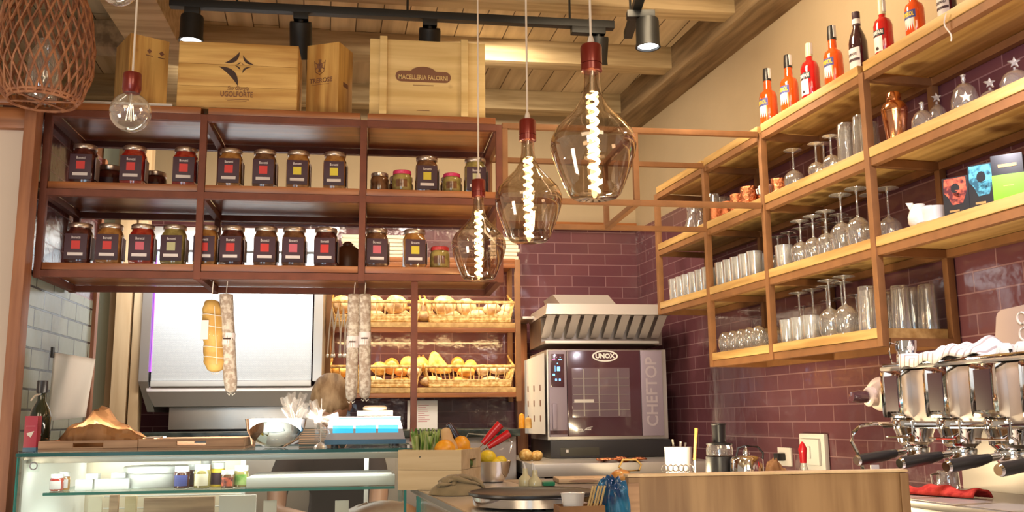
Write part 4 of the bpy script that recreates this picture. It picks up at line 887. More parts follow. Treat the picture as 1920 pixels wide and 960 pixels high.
rolls = [(640, 697, .05, .03, 'golden', 'flat golden roll at the far left of the lower baskets'), (712, 691, .042, .034, 'focaccia', 'pale yellow roll beside the thin salamis'), (734, 687, .042, .042, 'brioche', 'dark glazed roll with a swirl on top, lower left basket'), (752, 697, .034, .026, 'brioche', 'small glazed roll right of the swirl roll'), (765, 683, .042, .040, 'golden', 'tall pale golden roll behind the post'), (789, 683, .040, .038, 'golden', 'golden roll just right of the post'),
         (776, 698, .04, .026, 'crust', 'floury roll low behind the post'), (858, 683, .036, .038, 'brioche', 'glazed round roll right of the torn flat loaf'), (882, 687, .036, .034, 'golden', 'round golden roll second right of the torn flat loaf'), (874, 697, .046, .026, 'golden', 'low golden roll in front of two round rolls'), (905, 694, .034, .030, 'crust', 'small pale roll left of the oval scored roll')]
for i, (px, py, r, h, m_, l) in enumerate(rolls): bread(px, py, yb-(.03 if i in (3, 6, 9) else 0), (r*1.12, r*1.05, h*1.12), m_, l, 'bread_roll', i, 0, .035, i+9, 'rolls in the lower baskets')
o = bread(936, 694, yb-.02, (.056, .04, .026), 'crust', 'oval scored roll at the right end of the lower right basket', 'bread_roll', -.15, 0, .02, 3, 'rolls in the lower baskets')
MB().tube([(-.045, -.012, .024), (0, -.018, .0275), (.045, -.012, .022)], .003, 6).build('score_line', 'golden', o)
t = tag(MB().loft([[(-.045+.012*sin(k), -.02, zz) if 0 else (x*(1+.05*sin(k*5)), y, z0) for k, (x, y) in enumerate([(-.06+.02*0, -.02), (.12, -.02), (.12, .03), (-.06, .03)])] for z0 in (0,)] + [[(-.062, -.02, .05), (.07, -.02, .045), (.07, .02, .045), (-.062, .02, .05)], [(-.05, -.018, .10), (.03, -.018, .09), (.03, .016, .09), (-.05, .016, .10)], [(-.035, -.01, .135), (0, -.01, .13), (0, .008, .13), (-.035, .008, .135)]]).build('flat_loaf', 'focaccia', None, PY(820, 702, yb), 0, ang=3, sub=2), 'tall torn slab of dimpled yellow flat loaf standing in the lower right basket', 'bread')
for i in range(5): bread(700+i*55, 716, yb, (.06, .07, .032), 'golden' if i % 2 else 'crust', 'roll low in the lower baskets, seen between the stakes', 'bread_roll', i, 0, .04, i+50, 'rolls low in the lower baskets')
# folded paper stacks on top of the bread shelf
for i, (a, b, z, l) in enumerate(((640, 700, 0, 'left'), (712, 790, 0, 'middle'), (905, 972, 0, 'right'))):
    xa, xb = PY(a, 470, 5.35).x, PY(b, 470, 5.35).x; zb = 2.1475
    t = thing('paper_stack', 'stack of folded cream paper bags on top of the bread shelf, %s one' % l, 'paper', ((xa+xb)/2, 5.40, zb), 0, 'folded paper on the bread shelf')
    for k in range(6): MB().box((-(xb-xa)/2+.006*(k % 2), -.1, .022*k), ((xb-xa)/2-.008*((k+1) % 3), .1, .022*k+.020), .004).build('paper_bundle', 'paper2', t)

# steel whisks and skewers hung beside the baskets
for i, px in enumerate((622, 634, 644, 655)):
    p = PY(px, 590, 5.2); t = thing('steel_tongs', 'thin steel tongs hung left of the bread baskets, %s from the left' % ordn[i], 'tongs', p, 0, 'steel tongs beside the bread')
    m = MB(); m.tube([(0, 0, .03), (-.012-.01*(i % 2), 0, -.10), (-.018, 0, -.22)], .004, 6); m.build('arm', 'steel', t)
    m = MB(); m.tube([(0, 0, .03), (.014, 0, -.10), (.006+.01*(i % 2), 0, -.22)], .004, 6); m.build('arm', 'steel', t)
    MB().tube([(0, 0, .03), (0, .03, .045), (0, .05, .04)], .002, 5).build('hook', 'steel', t)
    for dx in (-.018, .006+.01*(i % 2)): MB().blob((dx, 0, -.222), (.009, .006, .012), 8, 6).build('scoop_tip', 'steel', t)

# ---------------------------------------------------------------- refrigerated wall case with white blind
t = thing('refrigerated_wall_case', 'stainless wall display case with its white woven blind pulled down', 'display case', (0, 0, 0))
cx0, cx1 = -1.165, -.265
for x0, x1, nm in ((cx0, cx0+.045, 'side_panel'), (cx1-.045, cx1, 'side_panel')):
    MB().loft([[(x0, 5.0, 1.45), (x1, 5.0, 1.45), (x1, 5.6, 1.45), (x0, 5.6, 1.45)], [(x0, 5.0, 2.12), (x1, 5.0, 2.12), (x1, 5.6, 2.12), (x0, 5.6, 2.12)]]).build(nm, 'steel', t, smooth=False)
MB().box((cx0, 4.98, 2.12), (cx1, 5.6, 2.24), .004).build('top_canopy', 'steel', t)
MB().box((-1.108, 5.012, 1.455), (-.318, 5.018, 2.12)).build('woven_blind', 'blind', t, smooth=False)
MB().box((-1.108, 5.004, 1.425), (-.318, 5.026, 1.453), .003).build('blind_bar', 'white', t)
MB().loft([[(-1.085, 5.015, 1.325), (-.275, 5.015, 1.325), (-.275, 5.3, 1.325), (-1.085, 5.3, 1.325)], [(-1.12, 4.99, 1.40), (-.265, 4.99, 1.40), (-.265, 5.5, 1.40), (-1.12, 5.5, 1.40)], [(-1.13, 5.02, 1.424), (-.265, 5.02, 1.424), (-.265, 5.5, 1.424), (-1.13, 5.5, 1.424)]]).build('lower_channel', 'hoodsteel', t, smooth=False)
MB().box((-1.03, 5.10, 1.21), (-.285, 5.5, 1.324), .003).build('lower_housing', 'steel', t)
MB().loft([[(cx0+.04, 5.05, 1.30), (cx0+.075, 5.05, 1.30), (cx0+.075, 5.5, 1.30), (cx0+.04, 5.5, 1.30)], [(cx0, 5.0, 1.449), (cx0+.045, 5.0, 1.449), (cx0+.045, 5.5, 1.449), (cx0, 5.5, 1.449)]]).build('side_foot', 'steel', t, smooth=False)
MB().cyl((-1.114, 5.04, 1.50), (-1.114, 5.04, 2.1), .005).build('violet_tube', 'violet', t)
area('case_light', (-.71, 4.75, 2.18), (-.71, 5.02, 1.75), .9, 9, (.85, .93, 1), .06)
# back counter in dark stone
struct(MB().box((-1.2, 4.62, 1.165), (.71, 5.62, 1.20), .004).build('trim_20', 'marble'))
o = MB().box((-1.15, 4.70, 0), (.70, 5.6, 1.163), .004).build('back_counter', 'steel_dark'); tag(o, 'dull steel base of the back counter under the dark stone slab', 'counter')

# paper sheets on the wall beside the bread
for px0, px1, l, y in ((764, 778, 'narrow', 5.3), (781, 820, 'wide', 5.3)):
    a = PY(px0, 751, y); b = PY(px1, 840, y); t = thing('paper_list', '%s printed paper list hung below the bread shelf behind the vegetables' % l, 'paper', ((a.x+b.x)/2, y, b.z)); w = b.x-a.x; h = a.z-b.z
    MB().box((-w/2, -.002, 0), (w/2, .001, h)).build('sheet', 'paper', t)
    if l == 'wide':
        m = MB()
        for k in range(9): m.box((-w*.42, -.0026, h*(.55+.043*k)), (-w*.42+w*random.uniform(.3, .6), -.0021, h*(.55+.043*k)+.0022))
        m.build('printed_lines', 'lab_pink', t)
# hanging paper bag on the left tiles
t = thing('hanging_paper', 'white folded paper sheet hung on the pale tiles by the shelves', 'paper', (-1.17, 3.62, 0))
def pg(u, v, off=0):
    px = 98+v*-10+u*(72-6*0)+u*v*0; p = PY(98-14*v+78*u-u*v*2, 660+u*12*(1-v)+v*(130-u*8), 3.66+.4*u*0)
    return (p.x+1.17, p.y-3.62+.5*u*0+.035*abs(u-.45)-.02*v*(u > .45)*(u-.45)+.006*sin(u*9+v*3), p.z)
MB().grid(lambda u, v: pg(u, v), 14, 10).build('sheet', 'paper', t, solid=.001)
p = PY(98, 655, 3.655); MB().box((p.x+1.17-.004, .03, p.z-.03), (p.x+1.17+.004, .05, p.z+.008)).build('clip', 'black', t)

# ---------------------------------------------------------------- salamis hanging from the shelf unit
def sal(px, pytop, pybot, wpx, label, mat='salami', band=None, lean=0, netted=0):
    y = 3.56; a = PY(px, pytop, y); b = PY(px+lean, pybot, y); L = a.z-b.z; r = wpx/FOC*y*.5; dx = b.x-a.x
    t = thing('hanging_salami', label, 'salami', (a.x, y, a.z), 0, 'cured sausages hanging from the jar shelves')
    n = 22; rings = []
    for i in range(n+1):
        s_ = i/n; s_ = s_ if 2 < i < n-2 else (0, .006, .02)[i] if i < 3 else 1-(0, .010, .03)[n-i]; e_ = (.05 if netted else .004) if s_ < .5 else (.10 if netted else .06); q_ = min(s_, 1-s_)/e_
        rr = max(.003, r*(1 if q_ >= 1 else math.sqrt(max(0, 1-(1-q_)**2)))*(1+.03*sin(s_*17)))
        if netted: rr *= (1-.07*abs(cos(s_*pi*5.0))**6)*(.80+.2*min(1, s_*4))
        rings.append([(dx*s_+rr*cos(2*pi*k/16)*(1+.02*sin(3*k+i)), rr*sin(2*pi*k/16), -L*s_) for k in range(16)])
    MB().loft(rings).build('sausage_body', mat, t, ang=3)
    MB().tube([(0, 0, -.004), (.003, 0, 1.757-a.z)], .0016, 5).build('hanging_string', 'string', t)
    if netted:
        m = MB()
        for s_ in (.22, .38, .50, .66, .80): m.tube([(dx*s_+r*.98*cos(q), r*.98*sin(q), -L*s_+.003*sin(2*q)) for q in [2*pi*i/18 for i in range(18)]], .0014, 5, closed=True)
        for q in (-1.2,): m.tube([(dx*i/10+r*1.01*cos(q), r*1.01*sin(q), -L*i/10) for i in range(1, 10)], .0012, 5)
        m.build('netting', 'string', t)
    if band:
        s0, s1 = band; m = MB(); m.lathe([(r*1.03, -L*s1), (r*1.03, -L*s0)], 20, cx=dx*(s0+s1)/2, cap0=False, cap1=False); m.build('paper_band', 'lab_w', t)
        bo = [c for c in t.children if c.name.startswith('paper_band')][0]
        MB().box((dx*(s0+s1)/2-r*.6, -r*1.05-.001, -L*(s0+s1)/2-.003), (dx*(s0+s1)/2+r*.5, -r*1.03, -L*(s0+s1)/2+.002)).build('print', 'ink', bo)
    elif netted: MB().box((-r*.70, -r*.70, -L*.56), (-r*.02, -r*1.05, -L*.30)).build('paper_label', 'lab_w', t)
    MB().tube([(dx-.012, 0, -L-.001), (dx-.006, 0, -L-.008), (dx, 0, -L+.004), (dx+.006, 0, -L-.008), (dx+.014, 0, -L-.001)], .002, 5).build('end_knot', 'string', t)
    return t
sal(397, 562, 698, 38, 'fat golden netted cured sausage hanging before the white blind', 'provolone', None, 6, 1)
sal(424, 551, 737, 24, 'long thin white salami with a paper band, right of the golden netted one', 'salami', (.40, .52), 9)
sal(664, 551, 752, 22, 'long grey salami before the bread baskets, left one of the pair', 'salami', (.40, .51), -6)
sal(684, 551, 748, 22, 'long grey salami before the bread baskets, right one of the pair', 'salami', (.37, .49), 0)

# ---------------------------------------------------------------- oven with hood
OY = 4.9
t = thing('combi_oven', 'dark UNOX combi oven with a lit blue control screen, below the steel hood', 'oven', (0, OY, 0))
def oz(py, px=1140): return PY(px, py, OY).z
ox0, ox1 = .897, 1.545; z0, z1 = oz(820), oz(655)
MB().box((ox0, .012, z0-.012), (ox1, .55, z1), .006).build('oven_body', 'steel', t)
MB().box((.905, -.012, z0+.006), (.998, .011, z1-.006), .003).build('control_panel', 'oven_grey', t)
pnl = [c for c in t.children if c.name.startswith('control_panel')][0]
zt = oz(664, 1045); zb = oz(726, 1045)
MB().box((.913, -.0135, zb), (.985, -.0121, zt), .001).build('control_screen', 'oven_black', pnl)
def ic(x, z, w, h, mt): MB().box((x-w/2, -.0148, z-h/2), (x+w/2, -.0136, z+h/2)).build('screen_icon', mt, pnl)
zm = (zb+zt)/2; ic(.955, zm+.008, .016, .022, 'lcd2'); ic(.937, zm+.010, .002, .030, 'lcd2'); ic(.930, zt-.030, .016, .004, 'lcd_pink'); ic(.965, zt-.030, .018, .005, 'lcd2'); ic(.930, zm-.022, .012, .010, 'lcd2'); ic(.941, zm-.048, .009, .012, 'lcd2'); ic(.961, zm-.048, .009, .012, 'lcd2'); ic(.945, zt-.018, .004, .003, 'lcd_pink'); ic(.965, zt-.018, .004, .003, 'lcd2'); ic(.95, zm+.036, .006, .006, 'lcd2')
MB().box((.918, -.030, z0+.045), (.943, -.013, z0+.175), .005).build('door_handle', 'oven_grey', pnl)
MB().box((.906, -.0135, z0+.018), (.997, -.0121, z0+.038)).build('dark_strip', 'oven_black', pnl)
dr = MB(); dr.box((1.0, -.014, z0+.006), (1.395, .011, z1-.006), .004); dr.build('oven_door', 'oven_black', t)
dr = [c for c in t.children if c.name.startswith('oven_door')][0]
MB().box((1.397, -.014, z0+.006), (1.515, .011, z1-.006), .004).build('side_panel', 'oven_grey', t)
sp_ = [c for c in t.children if c.name.startswith('side_panel')][0]
text('lettering', 'CHEFTOP', .085, 'oven_text', sp_, (1.456, -.0146, (z0+z1)/2+.005), (0, -pi/2, -pi/2) if 0 else (pi/2, -pi/2, 0), width=.36, bold=.0012)
# window of the door with racks behind
zw0, zw1 = oz(782), oz(690)
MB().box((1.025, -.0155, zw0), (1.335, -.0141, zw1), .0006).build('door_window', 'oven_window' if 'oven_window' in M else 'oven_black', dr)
m = MB()
for zz in (.035, .075, .115, .16, .20): m.box((1.03, -.0165, zw0+zz*1.0), (1.33, -.0156, zw0+zz+.0022))
for xx in (1.085, 1.165, 1.27): m.box((xx, -.0168, zw0+.006), (xx+.006, -.0156, zw1-.006))
m.build('oven_racks', 'steel_dark', dr)
MB().box((1.035, -.0170, zw0+.075), (1.14, -.0158, zw0+.092)).build('lit_tray', 'steel', dr)
lx, lz = 1.205, oz(668)
m = MB(); n = 32
m.loft([[(lx+.070*cos(2*pi*i/n), -.0146, lz+.030*sin(2*pi*i/n)) for i in range(n)], [(lx+.070*cos(2*pi*i/n), -.0158, lz+.030*sin(2*pi*i/n)) for i in range(n)], [(lx+.062*cos(2*pi*i/n), -.0158, lz+.0235*sin(2*pi*i/n)) for i in range(n)], [(lx+.062*cos(2*pi*i/n), -.0146, lz+.0235*sin(2*pi*i/n)) for i in range(n)]], False, False); m.build('logo_ring', 'paper', dr)
text('lettering', 'UNOX', .034, 'paper', dr, (lx, -.0148, lz), width=.105, bold=.0012)
text('lettering', 'easy   max', .016, 'paper', dr, (1.085, -.0148, z0+.043), width=.075, bold=.0004)
m = MB(); m.tube([(1.055, -.0148, z0+.030), (1.08, -.0148, z0+.033), (1.10, -.0148, z0+.050), (1.13, -.0148, z0+.055)], .0012, 4); m.build('logo_swoosh', 'paper', dr)
# hood over the oven
t = thing('oven_hood', 'brushed steel extractor hood with a row of slanted filters above the oven', 'extractor hood', (0, OY, 0))
h0, h1, h2 = oz(643), oz(590), oz(578)
MB().loft([[(.885, -.05, h1-.004), (1.565, -.05, h1-.004), (1.565, .5, h1-.004), (.885, .5, h1-.004)], [(.90, -.02, h2+.020), (1.55, -.02, h2+.020), (1.55, .5, h2+.02), (.90, .5, h2+.02)]]).build('hood_canopy', 'hoodsteel', t, smooth=False)
MB().loft([[(.99, .06, h2+.021), (1.30, .06, h2+.021), (1.30, .45, h2+.021), (.99, .45, h2+.021)], [(.965, .16, oz(553)+.02), (1.275, .16, oz(553)+.02), (1.275, .45, oz(553)+.02), (.965, .45, oz(553)+.02)]]).build('duct_cover', 'hoodsteel', t, smooth=False)
MB().box((.89, .12, h0-.002), (1.56, .5, h1-.006)).build('filter_housing', 'steel_dark', t, smooth=False)
for i in range(10):
    x = .893+i*.0672
    MB().loft([[(x+.004, -.03, h1-.006), (x+.050, -.03, h1-.006), (x+.050, -.022, h1-.006), (x+.004, -.022, h1-.006)], [(x-.010, .08, h0+.035), (x+.032, .08, h0+.035), (x+.032, .088, h0+.035), (x-.010, .088, h0+.035)]]).build('filter_slat', 'hoodsteel', t, smooth=False)
MB().box((.885, -.02, h0-.004), (1.50, .12, h0+.010), .002).build('lower_lip', 'steel', t)
# perforated menu sheets on the oven's side
t = thing('paper_list', 'long paper list with rows of dark marks on the left side of the oven', 'paper', (.872, 4.93, z0+.02))
MB().loft([[(-.035, .35, 0), (.012, -.02, 0), (.013, -.019, 0), (-.034, .351, 0)], [(-.035, .35, .40), (.012, -.02, .42), (.013, -.019, .42), (-.034, .351, .40)]]).build('sheet', 'paper', t, smooth=False)
m = MB()
for zz in (.08, .16, .24):
    for xx in (.2, .5, .8):
        a = Vector((-.035, .35, 0)).lerp(Vector((.012, -.02, 0)), xx)+Vector((-.002, -.0016, zz)); m.box(a-Vector((.003, .002, .016)), a+Vector((.003, .0, .016)))
m.build('dark_marks', 'ink2', t)
# narrow steel cabinet edge left of the oven
t = thing('steel_column', 'narrow brown steel cabinet with a bright top edge between bread shelf and oven', 'cabinet', (.83, 5.15, 0))
MB().box((0, .36, 0), (.062, .44, 1.80), .003).build('cabinet_body', 'frame_wood', t); MB().box((-.004, .10, 1.801), (.066, .45, 1.815), .002).build('top_edge', 'steel', t)
# oven stand
t = thing('oven_stand', 'dark base unit under the oven with a small white sticker', 'stand', (0, OY, 0))
zs = PY(1100, 858, OY).z
MB().box((.905, -.02, zs), (1.545, .6, z0-.013), .004).build('stand_body', 'black_plastic', t)
MB().box((.955, -.024, zs+.01), (1.16, -.0205, z0-.05), .002).build('drawer_front', 'grill', t); MB().box((.985, -.0255, zs+.028), (.998, -.0242, zs+.042)).build('sticker', 'paper', t)
t = thing('steel_worktop', 'brushed steel worktop in front of the oven stand', 'worktop', (0, 0, 0))
zw = zs-.002
MB().box((.72, 4.35, zw-.06), (1.60, 5.5, zw), .004).build('worktop_slab', 'steel', t); MB().box((.74, 4.37, 0), (.78, 4.41, zw-.062), .003).build('leg', 'steel', t); MB().box((1.50, 4.37, 0), (1.54, 4.41, zw-.062), .003).build('leg', 'steel', t)
MB().box((.78, 4.9, .3), (1.5, 4.93, zw-.062)).build('back_plate', 'dark_hole', t)  # dark plate stands in for the shade beneath the worktop
MB().box((.785, 4.40, zw-.20), (1.495, 4.88, zw-.18)).build('lower_shelf', 'tray_wood', t)

# ---------------------------------------------------------------- tall glass display case
GX0, GX1, GY0, GY1, GZ = -.995, .098, 2.9, 3.55, 1.166
t = thing('glass_display_case', 'long glass display case with teal-edged panes and a lit interior, under the jar shelves', 'display case', (0, 0, 0))
def pane(a, b, name, edge='teal_edge', em=.004):
    m = MB(); m.box(a, b); o = m.build(name, ['pane', edge], t, smooth=False)
    dims = [abs(q-p) for p, q in zip(a, b)]; thin = dims.index(min(dims))
    for f in o.data.polygons:
        if abs(f.normal[thin]) < .5: f.material_index = 1
    return o
pane((GX0, GY0, GZ-.010), (GX1+.03, GY1, GZ), 'top_pane', 'teal_dark')
pane((GX0+.006, GY0+.002, .75), (GX1-.006, GY0+.010, GZ-.011), 'front_pane')
pane((GX0, GY0+.011, .75), (GX0+.008, GY1, GZ-.011), 'end_pane')
pane((GX1-.004, GY0+.002, .75), (GX1+.004, GY1, GZ-.011), 'end_pane')
pane((GX0+.07, GY0+.03, 1.046), (GX1-.03, GY0+.38, 1.054), 'inner_shelf')
MB().box((GX0+.01, GY0+.04, GZ-.030), (GX1-.01, GY0+.075, GZ-.0115), .002).build('light_rail', 'steel', t)
MB().box((GX0+.03, GY0+.08, GZ-.020), (GX1-.03, GY0+.10, GZ-.0115)).build('light_strip', 'led', t)
for x in (-.45, -.02): MB().box((x-.008, GY1-.03, .80), (x+.008, GY1-.012, GZ-.012), .002).build('door_post', 'white', t)
MB().box((GX0+.01, GY0+.012, .72), (GX1-.01, GY1, .80), .003).build('case_deck', 'white', t)
MB().box((GX0, GY0, 0), (GX1, GY1, .72), .004).build('case_base', 'panel_wood', t)
MB().box((GX0+.01, GY1-.010, .80), (-.46, GY1-.004, GZ-.02)).build('rear_panel', 'paper2', t)  # pale panel added to catch light inside the case
MB().box((GX0+.012, GY0+.02, .80), (GX0+.018, GY1-.02, GZ-.02)).build('white_liner', 'white', t)  # white sheet added to brighten the left end
area('case_end_led', (GX0+.10, GY0+.20, .83), (GX0+.02, GY0+.2, 1.1), .15, 1.2, (.9, 1, .92))  # light added so the left end of the case glows
m = MB()
for z in (.93, .96, 1.00): m.tube([(GX0+.05, GY1-.05, z), (-.45, GY1-.05, z)], .0025, 6)
m.build('wire_rack', 'white', t)
area('case_led', ((GX0+GX1)/2, GY0+.058, GZ-.036), ((GX0+GX1)/2, GY0+.16, .8), 1.0, 1.2, (.94, 1, .95), .02)
area('case_led_back', ((GX0+GX1)/2, GY1-.06, GZ-.02), ((GX0+GX1)/2, GY1-.12, .8), 1.0, 1.8, (.96, 1, .94), .02)
m = MB(); m.tube([(GX0+.05+.010*cos(q), GY0-.0012, GZ-.035+.010*sin(q)) for q in [2*pi*i/16 for i in range(16)]], .0018, 5, closed=True); m.build('sticker_ring', 'scale_body', t); MB().box((GX0+.034, GY0-.0008, GZ-.052), (GX0+.066, GY0-.0002, GZ-.018)).build('sticker', 'pane', t)

def onshelf(px, y, z=1.0548): p = PY(px, 900, y); return Vector((p.x, y, z))
def boxthing(name, label, cat, px0, px1, py0, py1, y, dp, mat, z=None, bev=.002, group=None):
    a = PY(px0, py1, y); b = PY(px1, py0, y); z = a.z if z is None else z
    o = MB().box((-(b.x-a.x)/2, 0, 0), ((b.x-a.x)/2, dp, b.z-z), bev).build(name, mat, None, ((a.x+b.x)/2, y, z)); return tag(o, label, cat, group)
# goods on the inner glass shelf
def minijar(px, y, h, r, cont, lab, lid, label):
    t = thing('small_jar', label, 'jar', onshelf(px, y), 0, 'small jars in the display case')
    MB().lathe([(r*.85, 0), (r, .003), (r, h*.70), (r*.85, h*.78)], 18).build('filled_glass', cont, t)
    MB().lathe([(r*.92, h*.76), (r*.92, h), (0, h)], 18, cap1=False).build('lid', lid, t)
    m = MB(); arcpatch(m, r*1.02, -.9, .9, h*.12, h*.6); m.build('label', lab, t)
for a in ((107, 3.0, .048, .019, 'c_red', 'lab_w', 'white', 'small white-lidded jar at the left end of the glass shelf'), (121, 3.03, .052, .016, 'c_amber', 'lab_w', 'white', 'second small white-lidded jar at the left end, slightly behind'),
          (341, 3.0, .065, .023, 'c_dark', 'blue_label', 'white', 'small dark jar with a blue label right of the white tub'), (364, 3.05, .068, .021, 'c_dark', 'lab', 'white', 'small dark jar behind, second from the white tub'), (379, 2.99, .070, .024, 'c_green', 'paper2', 'white', 'tallest small jar with a cream label, third from the white tub'),
          (408, 3.03, .072, .022, 'yellow_ink', 'lab', 'white', 'small bright yellow jar with a dark label'), (427, 2.98, .052, .020, 'c_brown', 'coral', 'white', 'shortest jar with a speckled label in front of the yellow jar'), (452, 3.0, .064, .022, 'c_green', 'leaf', 'white', 'small jar with a green label left of the long white tray'), (386, 3.08, .085, .018, 'orange', 'lab_w', 'white', 'slim orange jar peeking behind the cream-labelled jar')): minijar(*a)
for px0, px1, py0, py1, l in ((140, 174, 899, 921, 'leftmost'), (160, 184, 888, 899, 'small upper left'), (176, 210, 898, 920, 'second from the left'), (206, 242, 897, 919, 'third from the left'), (208, 234, 886, 897, 'small upper right')):
    up = py1 < 905; boxthing('price_card', 'white price card block on the glass shelf, %s one' % l, 'price card', px0, px1, py0, py1, 3.02, .03, 'white', None if up else 1.0548, group='white card blocks on the glass shelf')
t = thing('white_tub', 'wide round white plastic tub on the glass shelf of the display case', 'tub', onshelf(293, 3.10)); 
MB().lathe([(.082, 0), (.086, .004), (.092, .045), (.092, .048)], 30, cap1=False).build('tub_body', 'white', t); MB().lathe([(.095, .044), (.096, .060), (.090, .064), (0, .065)], 30, cap0=False, cap1=False).build('tub_lid', 'white', t)
t = thing('white_tray', 'long low white tray on the right half of the glass shelf', 'tray', (PY(604, 900, 3.0).x, 2.96, 1.0548)); w = PY(744, 900, 2.96).x-PY(465, 900, 2.96).x
MB().box((-w/2, 0, 0), (w/2, .24, .030), .003).build('tray_body', 'white', t); MB().box((-w/2+.01, .01, .0305), (w/2-.01, .23, .034), .001).build('tray_liner', 'paper', t)
# lower goods seen through the panes
for i, (a, b, c, mt, l) in enumerate(((152, 192, 930, 'paper2', 'pale board'), (192, 222, 928, 'tray_wood', 'brown board'), (222, 256, 930, 'crate', 'pinkish board'), (258, 402, 931, 'tray_wood', 'wide brown crate side'), (402, 480, 928, 'paper', 'pale tray'))):
    boxthing('standing_board', '%s standing at the back of the display case below the glass shelf' % l, 'board', a, b, c, 1150, 3.42, .02, mt, z=.8005, group='boards at the back of the display case')
def ham(x, y, z, r, label, mat='ham', sd=0, tilt=0): return tag(MB().blob((0, 0, 0), r, 22, 14, .05, 0, sd, tilt).build('cured_ham', mat, None, (x, y, z), ang=3), label, 'ham', 'hams in the display case')
ham(PY(700, 950, 3.2).x, 3.2, .90, (.17, .10, .085), 'large pink ham at the right end of the display case', sd=2, tilt=-.2)
ham(PY(560, 955, 3.15).x, 3.15, .86, (.12, .09, .07), 'smaller pale ham left of the large pink one', 'salami', sd=5)
for i, px in enumerate((505, 640)):
    boxthing('price_card', 'white paper card standing low in the display case, %s one' % ('left', 'right')[i], 'price card', px-13, px+14, 938, 1000, 3.0, .003, 'paper', z=.8005, group='white paper cards low in the display case')

# ---------------------------------------------------------------- things on the tall case
ZG = GZ+.0006
t = thing('oil_bottle', 'dark green bottle with a black stopper at the left end of the counter', 'bottle', (PY(71, 840, 3.12).x, 3.12, ZG))
MB().lathe([(0, 0), (.030, 0), (.032, .005), (.032, .10), (.026, .125), (.013, .150), (.012, .175)], 22).build('bottle_body', 'dark_bottle', t, ang=1)
MB().lathe([(.015, .174), (.016, .176), (.016, .212), (0, .213)], 16, cap1=False).build('stopper', 'black_plastic', t)
MB().tube([(.0, -.01, .172), (-.01, -.03, .165), (-.018, -.036, .15)], .003, 6).build('wire_clip', 'steel', t)
t = thing('bottle_carton', 'narrow crimson carton with a white mark standing at the left end of the counter', 'box', (PY(55, 840, 3.02).x, 3.02, ZG), 0)
h = PY(56, 780, 3.02).z-ZG
MB().box((-.018, 0, 0), (.018, .036, h), .001).build('carton', 'magenta_box', t); m = MB(); m.prism([(-.010, h*.52), (.010, h*.58), (.002, h*.40), (-.008, h*.46)], -.0012, -.0003); m.build('white_mark', 'paper', t)
MB().box((-.0185, -.0006, 0), (.0185, .0365, h*.12), .0005).build('base_band', 'scale_blue', t); MB().box((-.013, -.001, h*.70), (.013, -.0003, h*.73)).build('printed_line', 'lab_pink', t)
def woodtray(px0, px1, pyt, y, label, depth=.33):
    a = PY(px0, 850, y); b = PY(px1, 850, y); w = b.x-a.x; h = PY((px0+px1)/2, pyt, y).z-ZG
    t = thing('wooden_tray', label, 'tray', ((a.x+b.x)/2, y, ZG), 0, 'wooden trays on the counter')
    MB().box((-w/2, 0, 0), (w/2, depth, .008), .002).build('tray_base', 'tray_wood', t)
    for y0 in (0, depth-.012):
        m = MB(); s_ = .042; zc = h*.58
        m.box((-w/2, y0, .0085), (-s_, y0+.012, h), .002); m.box((s_, y0, .0085), (w/2, y0+.012, h), .002); m.box((-s_, y0, .0085), (s_, y0+.012, zc-.006)); m.box((-s_, y0, zc+.006), (s_, y0+.012, h)); m.build('tray_wall', 'tray_wood', t)
    for x0 in (-w/2, w/2-.012): MB().box((x0, .0125, .0085), (x0+.012, depth-.0125, h), .002).build('tray_wall', 'tray_wood', t)
woodtray(70, 257, 826, 2.985, 'brown wooden tray with a slot handle holding the kraft bag, left one', .30); woodtray(258, 456, 822, 2.985, 'brown wooden tray with a slot handle, right one beside the bowl', .30)
# kraft bag
p0 = PY(195, 800, 3.12)
def hull(u, v):
    px = 114+u*(272-114); prof = [(0, 824), (.08, 808), (.2, 793), (.34, 780), (.42, 765), (.5, 763), (.6, 782), (.72, 797), (.84, 802), (1.0, 821)]
    for (a, ya), (b, yb_) in zip(prof, prof[1:]):
        if u <= b+1e-9: k = (u-a)/(b-a); top = ya+(yb_-ya)*k; break
    P0 = PY(px, top, 3.12); hz = P0.z-(ZG+.010); a = pi*v
    rj = random.Random(int(u*5000)+int(v*900)*7); j = lambda s_: rj.uniform(-s_, s_)
    return Vector((P0.x-p0.x+.006*sin(v*9+u*14)+j(.003), -.085*cos(a)*(.5+.5*sin(pi*min(1, max(0, u))))+j(.007), hz*sin(a)**.6*(1+.05*sin(u*30+v*8))*(1+j(.03))))
t = MB(); t.grid(hull, 22, 12); o = t.build('paper_bag', 'kraft', None, (p0.x, 3.13, ZG+.010), ang=.18, solid=.0012); tag(o, 'crumpled brown kraft paper bag lying in the left wooden tray', 'paper bag')
o = boxthing('paper_slip', 'thin white paper lying on the right wooden tray', 'paper', 270, 302, 819, 822, 3.10, .08, 'paper'); 
